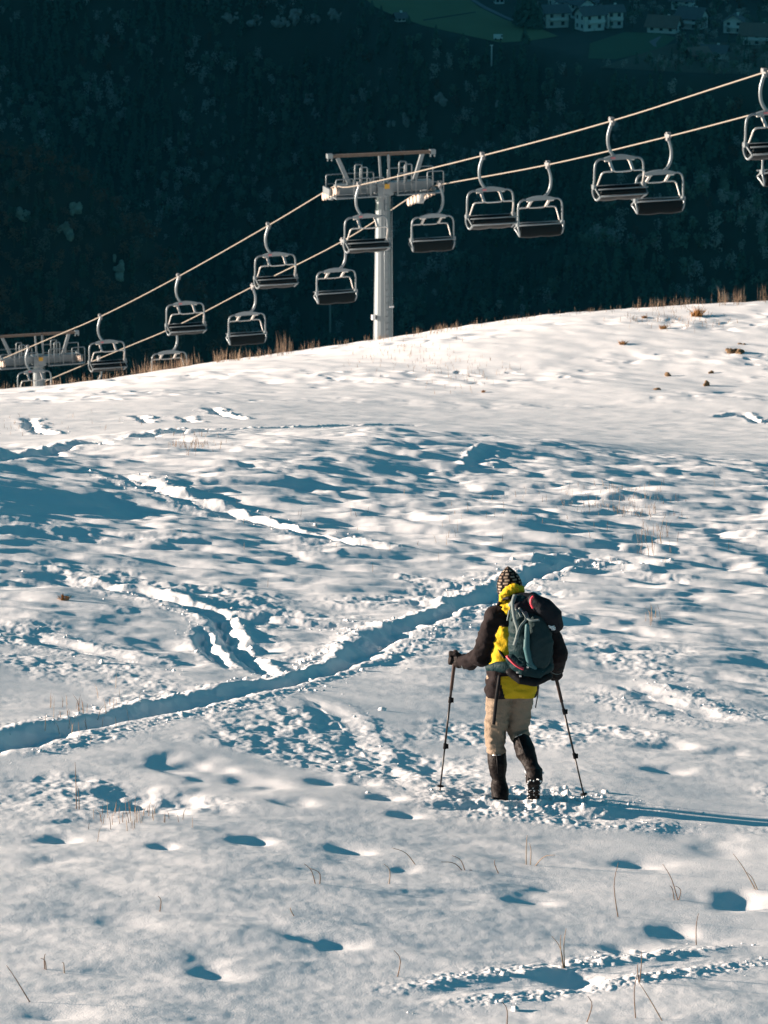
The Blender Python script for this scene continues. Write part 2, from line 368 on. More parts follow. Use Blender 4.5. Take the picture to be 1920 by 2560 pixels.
    # trampled snow round the walker, flattened under the planted boot
    d = np.hypot(X - PERSON_XY[0] - 0.12, (Y - PERSON_XY[1] + 0.05) * 1.0)
    z += 0.022 * np.exp(-(d / 0.6) ** 2) * fbm(X * 7.5, Y * 6.5, 3, 23, 0.6)
    k = np.exp(-(np.hypot(X - PERSON_XY[0], Y - PERSON_XY[1] - 0.05) / 0.22) ** 2)
    z = z * (1 - k) + k * (-0.015)
    return z
def z_ground(x, y):
    x = np.atleast_1d(np.asarray(x, float)); y = np.atleast_1d(np.asarray(y, float))
    return z_base(x, y) + z_detail(x, y)
def zg(x, y): return float(z_ground(x, y)[0])

def build_snow():
    rows = np.arange(2740, 1128, -1.3); ya = 5.26 / (row_tan(rows) - 0.1557)
    ya = ya[ya < 60]
    ys = np.concatenate([[-60, -30, -12, 0, 8, 14, 17, 19, 20], ya[ya > 20.3], np.arange(ya.max() + .07, 77, 0.075), np.arange(77, 140, 0.4), np.arange(140, 170, 0.075), np.arange(170, 271, 2.0)])
    uin = np.arange(-0.1, 0.1, 2.55 / F); uo = np.geomspace(0.004, 0.9, 60)
    us = np.concatenate([-0.1 - uo[::-1], uin, 0.1 + uo])
    U, Yv = np.meshgrid(us, ys); X = U * np.maximum(Yv, 15.0)
    Z = z_base(X, Yv) + z_detail(X, Yv)
    Z -= np.clip(np.abs(X) - 60, 0, None) * 0.15 * sst(60, 140, np.abs(X))
    nr, nc = X.shape; idx = np.arange(nr * nc, dtype=np.int32).reshape(nr, nc)
    Fa = np.stack([idx[:-1, :-1], idx[:-1, 1:], idx[1:, 1:], idx[1:, :-1]], -1).reshape(-1, 4)
    me = np_mesh('snow_slope', np.stack([X, Yv, Z], -1).reshape(-1, 3), Fa)
    o = link('snow_slope', me, M['snow'])
    return tag(o, kind='structure')
build_snow()

# crumbled lumps of snow thrown up along the trails: too many to count
def build_clods():
    bm = bmesh.new(); bmesh.ops.create_icosphere(bm, subdivisions=1, radius=1.0); bm.verts.ensure_lookup_table()
    tv = np.array([v.co for v in bm.verts]); tf = np.array([[v.index for v in f.verts] for f in bm.faces]); bm.free()
    Vs, Fs = [], []; n = 0
    def add(x, y, r, dz=0.0):
        nonlocal n
        v = tv * (1 + 0.35 * rng.standard_normal((len(tv), 1))) * r * np.array([1, 1, .8]) * rng.uniform(.75, 1.25, 3)
        v = v + np.array([x, y, zg(x, y) + r * 0.05 + dz]); Vs.append(v); Fs.append(tf + n); n += len(tv)
    for P, hw, dp, rim, cl in TR:
        if len(P) < 2: continue
        seg = np.hypot(*(P[1:] - P[:-1]).T); tot = seg.sum(); cum = np.concatenate([[0], np.cumsum(seg)])
        for k in range(int(tot * 15 * cl)):
            s = rng.uniform(0, tot); i = min(np.searchsorted(cum, s) - 1, len(seg) - 1); i = max(i, 0); t = (s - cum[i]) / seg[i]
            p = P[i] + (P[i + 1] - P[i]) * t; nrm = np.array([-(P[i + 1] - P[i])[1], (P[i + 1] - P[i])[0]]) / seg[i]
            off = rng.choice([-1, 1]) * hw * (1.2 + abs(rng.normal(0, 1.0)))
            q = p + nrm * off
            if gnoise(np.array([q[0] * .8]), np.array([q[1] * .8]), 5)[0] < -0.15: continue
            add(q[0], q[1], float(np.clip(np.exp(rng.normal(-4.75, 0.55)), 0.004, 0.032)))
    for k in range(110):      # kicked up behind the lifted boot
        a = rng.normal(0, 0.28); b = rng.normal(0, 0.22)
        add(PERSON_XY[0] + 0.42 + a, PERSON_XY[1] + 0.02 + b, float(np.clip(np.exp(rng.normal(-4.6, 0.6)), 0.004, 0.034)))
    me = np_mesh('snow_clods', np.concatenate(Vs), np.concatenate(Fs))
    tag(link('snow_clods', me, M['snow']), 'crumbled lumps of snow thrown up along the trails', 'snow clods', kind='stuff')
build_clods()
#@@NEXT@@

# ------------------------------------------------------------------ chairlift
RZ = R(19.5); AX = np.array([math.cos(RZ), math.sin(RZ)]); UPL = np.array([math.sin(RZ), -math.cos(RZ)])   # across the line, along it (uphill, towards the viewer)
T1Y, T2Y = 188.0, 244.0
T1 = pt_y(957.7, 463, T1Y); T2 = pt_y(96, 895, T2Y)
def on_line(px, py, tower, side):
    """the point of one rope that shows at this photo position"""
    c = tower[:2] + AX * side; d = ray(px, py); u = d[0] / d[1]
    s = (u * c[1] - c[0]) / (UPL[0] - u * UPL[1]); xy = c + UPL * s
    return np.array([xy[0], xy[1], xy[1] * d[2] / d[1]])
SIDE_N, SIDE_F = -2.40, 2.25
GN = [on_line(*D(x, y), T1, SIDE_N) for x, y in [(61, 751), (217, 684), (386, 597), (580, 487), (776, 400), (1043, 336), (1322, 261), (1652, 156)]]
GF = [on_line(*D(x, y), T1, SIDE_F) for x, y in [(213, 775), (377, 706), (546, 619), (740, 521), (950, 399), (1183, 356), (1443, 295), (1722, 222)]]
def sheave_pt(tower, side, along, dz):
    xy = tower[:2] + AX * side + UPL * along
    return np.array([xy[0], xy[1], tower[2] + dz])
def rope(name, P, label):
    P = sorted(P, key=lambda p: -p[1]); P = [np.array(p) for p in P]
    P = [P[0] + (P[0] - P[1]) * 4] + P + [P[-1] + (P[-1] - P[-2]) * 3]
    bm = bmesh.new(); tube(bm, spline(P, 5), 0.027, 8)
    tag(bm_obj(name, bm, M['cable'], smooth=True), label, 'cable', 'hauling ropes of the chairlift')
near_pts = GN[1:4] + [on_line(814, 478, T1, SIDE_N), on_line(842, 466, T1, SIDE_N)] + GN[4:] + [GN[0]]
far_pts = GF[:4] + [on_line(1020, 497, T1, SIDE_F), on_line(1062, 474, T1, SIDE_F)] + GF[4:]
rope('hauling_rope', near_pts, 'upper steel rope of the chairlift, nearer side of the pylon, chairs facing the viewer')
rope('hauling_rope', far_pts, 'lower steel rope of the chairlift, on the right arm of the pylon, chairs turned away')

def build_chair():
    """origin on the rope; x across, -y the way the chair faces"""
    root = empty('lift_chair'); cx = 0.32
    # grip and hanger
    bm = bmesh.new(); box(bm, (0, 0, 0.03), (0.12, 0.42, 0.11)); box(bm, (-0.06, -0.12, 0.10), (0.16, 0.16, 0.10)); box(bm, (0.02, 0.16, 0.08), (0.09, 0.22, 0.07)); box(bm, (0.0, 0, -0.09), (0.13, 0.17, 0.14))
    bmesh.ops.bevel(bm, geom=bm.edges[:], offset=0.015, segments=1)
    g = bm_obj('grip', bm, M['galv_dark'], root)
    bm = bmesh.new(); tube(bm, spline([(0, 0, -0.06), (-0.08, 0, -0.28), (-0.145, 0, -0.55), (-0.14, 0, -0.85), (-0.07, 0, -1.08), (0.05, 0, -1.26), (0.16, 0, -1.34)], 5), 0.062, 10)
    bm_obj('hanger_arm', bm, M['galv'], root, True)
    # arched head beam
    bm = bmesh.new(); n = 14; prof = []
    for i in range(n + 1):
        t = -1 + 2 * i / n; prof.append((cx + 0.66 * t, -1.40 + 0.12 * (1 - t * t)))
    top = [[bm.verts.new((x, s * 0.07, z)) for s in (-1, 1)] for x, z in prof]
    bot = [[bm.verts.new((x, s * 0.07, -1.47)) for s in (-1, 1)] for x, z in prof]
    for i in range(n):
        for A, f in ((top, 1), (bot, -1)):
            bm.faces.new((A[i][0], A[i + 1][0], A[i + 1][1], A[i][1]))
        for k in (0, 1): bm.faces.new((top[i][k], top[i + 1][k], bot[i + 1][k], bot[i][k]))
    for i in (0, n): bm.faces.new((top[i][0], top[i][1], bot[i][1], bot[i][0]))
    hb = bm_obj('head_beam', bm, M['galv'], root)
    bm = bmesh.new(); box(bm, (cx - 0.28, -0.085, -1.385), (0.16, 0.03, 0.07)); bm_obj('red_marker', bm, M['red_tag'], hb)
    # outer tube frame, one bent tube down both sides and under the seat
    bm = bmesh.new(); W = 0.99
    pts = [(W - .06, -0.52, -2.72), (W - .09, -0.30, -2.83), (W - .09, -0.04, -2.95), (W - .04, 0.10, -2.83), (W + .01, 0.11, -2.62), (W + .01, 0.03, -2.46), (W, 0, -2.2), (W - .01, 0, -1.75), (W - .07, 0, -1.53), (W - .22, 0, -1.43), (W - .42, 0, -1.42)]
    full = [(cx + x, y, z) for x, y, z in pts] + [(cx - x, y, z) for x, y, z in reversed(pts)]
    tube(bm, spline(full, 4), 0.041, 10)
    fr = bm_obj('frame', bm, M['galv'], root, True)
    bm = bmesh.new(); tube(bm, [(cx - W + .06, -0.52, -2.72), (cx + W - .06, -0.52, -2.72)], 0.034, 8); bm_obj('front_rail', bm, M['galv'], root, True)
    bm = bmesh.new(); tube(bm, [(cx - W, -0.46, -2.475), (cx + W, -0.46, -2.475)], 0.026, 8); bm_obj('seat_rail', bm, M['galv'], root, True)
    bm = bmesh.new(); tube(bm, [(cx - W, 0.13, -2.47), (cx + W, 0.13, -2.47)], 0.036, 8); bm_obj('back_rail', bm, M['galv'], root, True)
    for s in (-1, 1):
        bm = bmesh.new(); box(bm, (cx + s * W, 0.0, -2.45), (0.13, 0.22, 0.16)); beam(bm, (cx + s * W, -0.05, -2.46), (cx + s * (W - .03), -0.50, -2.70), 0.05, 0.05)
        bmesh.ops.bevel(bm, geom=bm.edges[:], offset=0.02, segments=1); bm_obj('side_bracket', bm, M['galv'], root)
    # restraint bar
    bm = bmesh.new(); y = -0.38
    pts = [(-0.91, -0.10, -2.40), (-0.88, -0.26, -2.12), (-0.85, y, -1.91), (-0.74, y - .02, -1.835), (-0.46, y - .02, -1.83), (-0.37, y, -1.80), (-0.27, y - .02, -1.845), (0.27, y - .02, -1.845), (0.37, y, -1.80), (0.46, y - .02, -1.83), (0.74, y - .02, -1.835), (0.85, y, -1.91), (0.88, -0.26, -2.12), (0.91, -0.10, -2.40)]
    tube(bm, spline([(cx + a, b, c) for a, b, c in pts], 4), 0.030, 8)
    rb = bm_obj('restraint_bar', bm, M['alloy'], root, True)
    for s in (-1, 1):
        bm = bmesh.new(); beam(bm, (cx + s * 0.40, -0.02, -1.50), (cx + s * 0.40, y, -1.80), 0.10, 0.06); box(bm, (cx + s * 0.46, 0.0, -1.495), (0.26, 0.08, 0.05)); bm_obj('bar_arm', bm, M['alloy'], rb)
    # seat shell: low back, deep pan, rounded front, two moulded places
    def shell(a):
        return [(0.09, -2.45), (0.09, -2.60), (0.05, -2.76), (-0.03, -2.80), (-0.18, -2.72), (-0.34, -2.60), (-0.44, -2.515), (-0.50, -2.54), (-0.515, -2.60), (-0.49, -2.67), (-0.36, -2.76), (-0.12, -2.90 - a), (0.06, -2.99 - a), (0.15, -2.93 - a * .5), (0.17, -2.76), (0.165, -2.58), (0.15, -2.45)]
    bm = bmesh.new(); nx = 24; rings = []
    for i in range(nx + 1):
        t = -1 + 2 * i / nx; a = 0.035 * abs(math.sin(math.pi * t)) * (1 - abs(t) ** 6)
        rings.append([bm.verts.new((cx + t * 0.89, yy, zz)) for yy, zz in shell(a)])
    m_ = len(rings[0])
    for i in range(nx):
        for k in range(m_): bm.faces.new((rings[i][k], rings[i][(k + 1) % m_], rings[i + 1][(k + 1) % m_], rings[i + 1][k]))
    bm.faces.new(rings[0]); bm.faces.new(rings[-1][::-1])
    bm_obj('seat', bm, M['seat'], root, True)
    return root
LBL_N = ['chair facing the viewer hung low in front of the half hidden left pylon', 'chair facing the viewer beside the right arm of the left pylon',
         'chair facing the viewer on the upper rope, third one left of the tall pylon', 'chair facing the viewer on the upper rope, first one left of the tall pylon mast',
         'chair facing the viewer hanging in front of the mast of the tall pylon', 'chair facing the viewer on the upper rope, first one right of the tall pylon',
         'chair facing the viewer on the upper rope, overlapping a turned away chair right of centre', 'chair facing the viewer cut by the right edge of the photo']
LBL_F = ['turned away chair almost sunk behind the snow ridge, only its hanger showing', 'turned away chair on the lower rope with its seat hidden behind the snow ridge',
         'turned away chair hanging just above the dry grass of the ridge', 'turned away chair on the lower rope, close left of the tall pylon mast', 'turned away chair hanging under the right arm of the tall pylon',
         'turned away chair on the lower rope, first one clear of the tall pylon', 'turned away chair on the lower rope, partly behind a chair facing the viewer', 'turned away chair mostly outside the right edge, below the last facing chair']
proto = build_chair()
for i, (p, lb) in enumerate(list(zip(GN, LBL_N)) + list(zip(GF, LBL_F))):
    c = proto if i == 0 else copy_tree(proto)
    c.location = p; c.rotation_euler = (0, 0, RZ + (math.pi if i >= len(GN) else 0) + R(random.uniform(-1.5, 1.5)))
    c.rotation_euler.x = R(random.uniform(-1, 1))
    tag(c, lb, 'lift chair', 'chairs of the chairlift')

def sheaves(root, x, pts, n):
    """a train of small wheels under the rope"""
    bm = bmesh.new(); p, q = Vector(pts[0]), Vector(pts[1]); beam(bm, p + Vector((0, 0, -.22)), q + Vector((0, 0, -.22)), 0.09, 0.20)
    beam(bm, p + Vector((0, 0, -.2)) , p.lerp(q, .5) + Vector((0, 0, -.42)), 0.07, .1); beam(bm, q + Vector((0, 0, -.2)), p.lerp(q, .5) + Vector((0, 0, -.42)), 0.07, .1)
    tr = bm_obj('sheave_train', bm, M['galv'], root)
    for i in range(n):
        c = p.lerp(q, i / (n - 1)) + Vector((0, 0, -0.19)); bm = bmesh.new()
        rot = Matrix.Rotation(R(90), 3, 'Y')
        prof = [(0.05, -.07), (0.17, -.075), (0.185, -.05), (0.15, -.02), (0.15, .02), (0.185, .05), (0.17, .075), (0.05, .07)]
        rg = [[bm.verts.new((c.x + h, c.y + r * math.cos(2 * math.pi * k / 18), c.z + r * math.sin(2 * math.pi * k / 18))) for k in range(18)] for r, h in prof]
        for a in range(len(prof) - 1):
            for k in range(18): bm.faces.new((rg[a][k], rg[a][(k + 1) % 18], rg[a + 1][(k + 1) % 18], rg[a + 1][k]))
        bm.faces.new(rg[0]); bm.faces.new(rg[-1])
        bm_obj('sheave_wheel', bm, M['rubber'], tr, False)
def hoop(bm, p, q, z0, z1, r=0.03, mid=True):
    p = Vector(p); q = Vector(q); d = (q - p).normalized() * 0.08
    tube(bm, [p + Vector((0, 0, z0)), p + Vector((0, 0, z1 - .08)), p + d * .3 + Vector((0, 0, z1 - .02)), p + d + Vector((0, 0, z1)), q - d + Vector((0, 0, z1)), q - d * .3 + Vector((0, 0, z1 - .02)), q + Vector((0, 0, z1 - .08)), q + Vector((0, 0, z0))], r, 6)
    if mid: tube(bm, [p + Vector((0, 0, (z0 + z1) / 2)), q + Vector((0, 0, (z0 + z1) / 2))], r * .7, 6)

def build_tower(loc, label, base_z, near, far):
    root = empty('lift_pylon', loc, RZ)
    # mast: twelve sided tapering tube with flanges
    bm = bmesh.new(); zs = [(-0.40, .325), (-0.5, .33), (base_z * .4, .375), (base_z, .47)]
    N = 16; rg = [[bm.verts.new((r * math.cos(2 * math.pi * (k + .5) / N), r * math.sin(2 * math.pi * (k + .5) / N), z)) for k in range(N)] for z, r in zs]
    for a in range(len(zs) - 1):
        for k in range(N): bm.faces.new((rg[a][k], rg[a + 1][k], rg[a + 1][(k + 1) % N], rg[a][(k + 1) % N]))
    bm.faces.new(rg[0]); bm.faces.new(rg[-1][::-1])
    mast = bm_obj('mast', bm, M['galv'], root, False)
    for zf, rf in ((-0.42, .40), (-3.0, .40)):
        bm = bmesh.new(); bmesh.ops.create_cone(bm, cap_ends=True, segments=24, radius1=rf, radius2=rf, depth=0.07, matrix=Matrix.Translation((0, 0, zf))); bm_obj('flange', bm, M['galv'], mast)
    # ladder up the mast
    bm = bmesh.new()
    for s in (-.18, .18): tube(bm, [(s + .1, -.50, base_z), (s + .1, -.40, -.5)], 0.018, 6)
    k = base_z + .2
    while k < -.6:
        tube(bm, [(-.08, -.50 + .10 * (k - base_z) / (-.5 - base_z), k), (.28, -.50 + .10 * (k - base_z) / (-.5 - base_z), k)], 0.011, 5); k += .3
    bm_obj('ladder', bm, M['galv'], mast, True)
    bm = bmesh.new(); box(bm, (0.22, -.53, base_z + 2.75), (0.20, 0.03, 0.07)); bm_obj('number_plate', bm, M['white_tag'], mast)
    bm = bmesh.new(); box(bm, (-.52, -.15, base_z + 2.25), (0.14, 0.16, 0.22)); bm_obj('junction_box', bm, M['white_tag'], mast)
    # cross arm
    bm = bmesh.new(); box(bm, (0, 0, -0.06), (4.5, 0.44, 0.40)); box(bm, (0, 0, -0.12), (0.75, 0.72, 0.58)); bmesh.ops.bevel(bm, geom=bm.edges[:], offset=0.03, segments=1)
    arm = bm_obj('cross_arm', bm, M['galv'], root)
    # lifting rail with fittings on slanted posts
    bm = bmesh.new(); beam(bm, (-2.62, 0, 1.45), (2.46, 0, 1.38), 0.20, 0.13); rail = bm_obj('lifting_rail', bm, M['rust'], root)
    for s, z in ((-2.52, 1.39), (2.34, 1.31)):
        bm = bmesh.new(); box(bm, (s, 0, z + .07), (0.24, 0.26, 0.20)); tube(bm, [(s - .07, 0, z), (s - .08, 0, z - .16)], 0.035, 6); tube(bm, [(s + .10, 0, z), (s + .11, 0, z - .16)], 0.035, 6)
        bm_obj('rail_trolley', bm, M['galv'], rail)
    for p, q in (((-2.14, 0, 1.34), (-1.58, 0, 0.12)), ((1.88, 0, 1.38), (1.48, 0, 0.12))):
        bm = bmesh.new(); beam(bm, p, q, 0.12, 0.17); bm_obj('slanted_post', bm, M['galv'], root)
    for p, q in (((-.15, .1, 1.38), (-.06, .1, 0.1)), ((.19, -.1, 1.40), (.28, -.1, 0.1))):
        bm = bmesh.new(); beam(bm, p, q, 0.09, 0.09); bm_obj('upright', bm, M['galv'], root)
    bm = bmesh.new(); tube(bm, [(.36, .12, 1.36), (.36, .12, .9), (.30, .12, .1)], .014, 5); bm_obj('wire', bm, M['galv_dark'], root)
    # catwalks and railings
    for x0, x1 in ((-2.45, -0.42), (0.42, 2.62)):
        for yy in (-0.48, 0.48):
            bm = bmesh.new(); box(bm, ((x0 + x1) / 2, yy, -0.36), (x1 - x0, 0.46, 0.06)); cw = bm_obj('catwalk', bm, M['galv'], root)
            bm = bmesh.new(); sgn = -1 if yy < 0 else 1
            if x0 < 0: hs = [(-2.45, -1.62), (-1.58, -0.85), (-0.80, -0.20)]
            else: hs = [(0.46, 1.32), (1.86, 2.62)]
            for a, b in hs: hoop(bm, (a, yy + sgn * .2, 0), (b, yy + sgn * .2, 0), -0.34, 0.50 if x0 < 0 else 0.62)
            bm_obj('railing', bm, M['galv'], cw, True)
    for xa, xb, zt in ((-1.29, -0.96, 0.98), (0.80, 1.14, 1.0)):
        bm = bmesh.new()
        for yy in (-.62, .1):
            hoop(bm, (xa, yy, 0), (xb, yy, 0), -0.36, zt, 0.035, False)
            for k in range(3): tube(bm, [(xa, yy, -.1 + .3 * k), (xb, yy, -.1 + .3 * k)], 0.02, 5)
        bm_obj('access_ladder', bm, M['galv'], root, True)
    bm = bmesh.new(); box(bm, (0.02, -.45, 0.03), (0.24, 0.10, 0.22)); bmesh.ops.bevel(bm, geom=bm.edges[:], offset=0.02, segments=1); bm_obj('control_box', bm, M['yellow_box'], root)
    bm = bmesh.new(); box(bm, (0.10, -.47, 0.17), (0.16, 0.12, 0.07)); bm_obj('lamp_housing', bm, M['galv_dark'], root)
    bm = bmesh.new(); ball(bm, (-.17, -.40, .19), (.09, .07, .08), 2); bm_obj('horn', bm, M['galv'], root, True)
    for b, (x, pr) in enumerate(((SIDE_N, near), (SIDE_F, far))):
        sheaves(root, x, pr, 6 if b == 0 else 8)
        bm = bmesh.new(); mx = (Vector(pr[0]) + Vector(pr[1])) / 2; s = -1 if x < 0 else 1
        beam(bm, (s * 2.0, 0, -.06), (mx.x, mx.y, mx.z - .38), 0.2, 0.26); box(bm, (mx.x + s * .16, mx.y, mx.z - .05), (.10, .9, .3)); bm_obj('sheave_support', bm, M['galv'], root)
    return root
def to_local(p, t):
    d = np.array(p) - np.array(t); return (d[0] * AX[0] + d[1] * AX[1], -(d[0] * UPL[0] + d[1] * UPL[1]), d[2])
n0 = to_local(on_line(811, 481, T1, SIDE_N), T1); n1 = to_local(on_line(842, 467, T1, SIDE_N), T1)
f0 = to_local(on_line(1024, 495, T1, SIDE_F), T1); f1 = to_local(on_line(1082, 468, T1, SIDE_F), T1)
tag(build_tower(T1, 'tall grey steel pylon with cross arm and railings standing behind the snow ridge', -8.2, (n0, n1), (f0, f1)), 'tall grey steel pylon whose whole mast rises from the middle of the snow ridge', 'pylon', 'pylons of the chairlift')
def loc2(p): return to_local(p, T2)
def rope_at(P, y):
    P = sorted(P, key=lambda p: p[1]); ys = [p[1] for p in P]; return np.array([np.interp(y, ys, [p[i] for p in P]) for i in range(3)])
# the second pylon carries the same two ropes: set its arm under them
cN = T2[:2] + AX * SIDE_N; cF = T2[:2] + AX * SIDE_F
q = [(SIDE_N, -1.2, 0.25), (SIDE_N, 1.2, -0.15)]; r_ = [(SIDE_F, 1.2, -0.15), (SIDE_F, -1.2, 0.25)]
tag(build_tower(T2, '', -9.0, (q[1], q[0]), (r_[0], r_[1])), 'grey pylon at the left edge, only its cross arm showing above the snow', 'pylon', 'pylons of the chairlift')

# ------------------------------------------------------------------ the walker
M['skin'] = mat('skin', (0.52, 0.30, 0.22), 0.5)
M['jacket'] = mat('charcoal_jacket', (0.017, 0.013, 0.014), 0.85, 0, 0.15, 14, 0.25, 60, spec=0.12)
M['jacket_yellow'] = mat('yellow_jacket', (0.60, 0.40, 0.016), 0.7, 0, 0.08, 14, 0.25, 60, spec=0.12)
M['trousers'] = mat('beige_trousers', (0.255, 0.20, 0.15), 0.85, 0, 0.10, 18, 0.3, 80, spec=0.12)
M['gaiter'] = mat('black_gaiter', (0.011, 0.009, 0.009), 0.55, 0, 0.3, 16, 0.3, 60, spec=0.12)
M['boot'] = mat('black_boot', (0.010, 0.009, 0.009), 0.6, spec=0.12)
M['glove'] = mat('dark_glove', (0.022, 0.018, 0.018), 0.7, 0, 0.2, 30, 0.3, 90, spec=0.12)
M['pack'] = mat('dark_teal_nylon', (0.006, 0.026, 0.031), 0.6, 0, 0.2, 14, 0.3, 70, spec=0.12)
M['pack_grey'] = mat('grey_green_nylon', (0.018, 0.038, 0.042), 0.65, 0, 0.12, 18, 0.2, 90, spec=0.12)
M['strap'] = mat('grey_webbing', (0.17, 0.21, 0.21), 0.7, spec=0.12)
M['black'] = mat('black_webbing', (0.007, 0.008, 0.010), 0.6, spec=0.12)
M['hood_dark'] = mat('slate_softshell', (0.011, 0.013, 0.018), 0.65, 0, 0.15, 12, 0.2, 60, spec=0.12)
M['red'] = mat('coral_zip', (0.75, 0.06, 0.09), 0.5)
M['white'] = mat('white_print', (0.80, 0.82, 0.83), 0.5)
M['buckle'] = mat('steel_buckle', (0.7, 0.68, 0.65), 0.3, 0.6)
M['pole'] = mat('black_pole', (0.022, 0.018, 0.018), 0.4)
M['hair'] = mat('brown_hair', (0.05, 0.035, 0.025), 0.8, spec=0.12)
def hat_mat():
    m = bpy.data.materials.new('striped_knit'); m.use_nodes = True; t = m.node_tree; b = t.nodes['Principled BSDF']; b.inputs['Roughness'].default_value = 0.9; b.inputs['Specular IOR Level'].default_value = 0.1
    tc = t.nodes.new('ShaderNodeTexCoord'); sp = t.nodes.new('ShaderNodeSeparateXYZ'); t.links.new(tc.outputs['UV'], sp.inputs[0])
    br = t.nodes.new('ShaderNodeTexBrick'); br.inputs['Scale'].default_value = 1.0; br.offset = 0.2
    br.inputs['Brick Width'].default_value = 0.115; br.inputs['Row Height'].default_value = 0.112; br.inputs['Mortar Size'].default_value = 0.027; br.inputs['Mortar Smooth'].default_value = 0.3
    br.inputs['Color1'].default_value = (0.33, 0.275, 0.22, 1); br.inputs['Color2'].default_value = (0.15, 0.10, 0.075, 1); br.inputs['Mortar'].default_value = (0.006, 0.006, 0.007, 1)
    t.links.new(tc.outputs['UV'], br.inputs['Vector']); t.links.new(br.outputs[0], b.inputs['Base Color'])
    n = t.nodes.new('ShaderNodeTexNoise'); n.inputs['Scale'].default_value = 160; bp = t.nodes.new('ShaderNodeBump'); bp.inputs['Strength'].default_value = 0.6; bp.inputs['Distance'].default_value = 0.004
    t.links.new(tc.outputs['Object'], n.inputs['Vector']); t.links.new(n.outputs[0], bp.inputs['Height']); t.links.new(bp.outputs[0], b.inputs['Normal'])
    return m
M['hat'] = hat_mat()

PX, PY = PERSON_XY; PZ = zg(PX, PY)
person = tag(empty('person', (PX, PY, PZ)), 'person in yellow and charcoal jacket and striped beanie walking away with two poles', 'person')
V3 = Vector
pel = V3((.055, .02, .90)); waist = V3((.07, .02, 1.04)); chest = V3((.11, .07, 1.25)); neck = V3((.09, .11, 1.43)); head = V3((.045, .17, 1.575))
shL, shR = V3((-.065, .09, 1.375)), V3((.295, .09, 1.355))
elL, wrL, haL = V3((-.165, .05, 1.085)), V3((-.285, .21, 1.005)), V3((-.352, .25, 1.005))
elR, wrR, haR = V3((.402, .02, 1.12)), V3((.392, .13, .975)), V3((.385, .18, .925))
hipL, knL, anL = V3((-.02, .03, .87)), V3((-.052, .10, .46)), V3((-.022, .02, .10))
hipR, knR, anR = V3((.140, .065, .87)), V3((.11, .13, .50)), V3((.222, -.17, .275))
toeL = V3((-.03, .19, .035)); heelL = V3((-.015, -.07, .045)); toeR = V3((.225, -.12, .085)); heelR = V3((.222, -.235, .255))
tipL = V3((-.461, .16, 0)); tipR = V3((.62, .15, 0))
for t in (tipL, tipR): t.z = zg(PX + t.x, PY + t.y) - PZ - 0.03

def zi(zx, zy, y):      # a point of the enlarged photo view, at depth y, in the walker's own frame
    x = zx * .000748 - .5198; z = 1.894 - zy * .000789 - .333 * y
    return V3((x, y, z))
def hand_fingers(bm, H, axis, palm_dir, wrist, s, r=0.0085):
    """palm beside the pole, four fingers closed round it, thumb across the top"""
    A = axis.normalized(); Pd = (palm_dir - A * palm_dir.dot(A)).normalized(); Q = A.cross(Pd) * s
    pr = 0.017 + r
    chain(bm, [wrist, H + Pd * (pr + .008)], [r * 2.6, r * 2.7]); 
    for i, (ln, off) in enumerate(((4.0, .030), (4.5, .010), (4.2, -.010), (3.4, -.029))):
        pts = [H + A * off * 1.1 + Pd * (pr + .006)]
        for k in range(1, 7):
            a = k / 6 * ln; pts.append(H + A * off + (Pd * math.cos(a) + Q * math.sin(a)) * pr)
        chain(bm, pts, [r * 1.15] + [r * (1 - .03 * k) for k in range(6)])
    chain(bm, [H + Pd * (pr + .01) + A * .03, H + A * .052 + Pd * pr * .7 - Q * pr * .8, H + A * .050 - Q * pr * 1.0 - Pd * pr * .5, H + A * .046 - Q * .3 * pr - Pd * pr], [r * 1.4, r * 1.2, r * 1.1, r])
topL = haL + (haL - tipL).normalized() * 0.075; topR = haR + (haR - tipR).normalized() * 0.075
axL, axR = (topL - tipL).normalized(), (topR - tipR).normalized()

# body: one continuous surface, head to foot
bm = bmesh.new()
chain(bm, [pel + V3((-.05, 0, 0)), waist + V3((-.05, 0, 0)), chest + V3((-.07, 0, 0)), shL.lerp(neck, .4)], [.10, .085, .095, .06])
chain(bm, [pel + V3((.05, 0, 0)), waist + V3((.05, 0, 0)), chest + V3((.07, 0, 0)), shR.lerp(neck, .4)], [.10, .085, .095, .06])
chain(bm, [chest, neck, head - V3((0, .01, .05))], [.09, .052, .052])
for a, b, c in ((shL, elL, wrL), (shR, elR, wrR)): chain(bm, [neck.lerp(a, .55), a, b, c], [.05, .05, .037, .025])
hand_fingers(bm, haL, axL, wrL - haL, wrL, 1, 0.0072); hand_fingers(bm, haR, axR, wrR - haR, wrR, -1, 0.0072)
for h, k, a, t, he in ((hipL, knL, anL, toeL, heelL), (hipR, knR, anR, toeR, heelR)):
    chain(bm, [h, k, a], [.085, .05, .034]); chain(bm, [he, a.lerp(t, .3), t], [.030, .036, .024])
fwd = V3((-.45, .86, -.22)).normalized(); rt = fwd.cross(V3((0, 0, 1))).normalized(); up = rt.cross(fwd)
Rh = Matrix((rt, fwd, up)).transposed()
ball(bm, head + up * .02, (.074, .092, .098), 3, Rh); ball(bm, head + fwd * .03 - up * .055, (.055, .058, .05), 3, Rh)
nose = head + fwd * .098 - up * .012
ball(bm, nose, (.012, .018, .017), 2, Rh); ball(bm, head + fwd * .088 + up * .008, (.010, .014, .022), 2, Rh)
for s in (-1, 1): ball(bm, head + rt * .075 * s - fwd * .004 - up * .008, (.010, .018, .030), 2, Rh)
ball(bm, head + fwd * .084 - up * .050, (.022, .010, .006), 2, Rh); ball(bm, head + fwd * .083 - up * .061, (.019, .010, .007), 2, Rh); ball(bm, head + fwd * .080 - up * .088, (.02, .018, .015), 2, Rh)
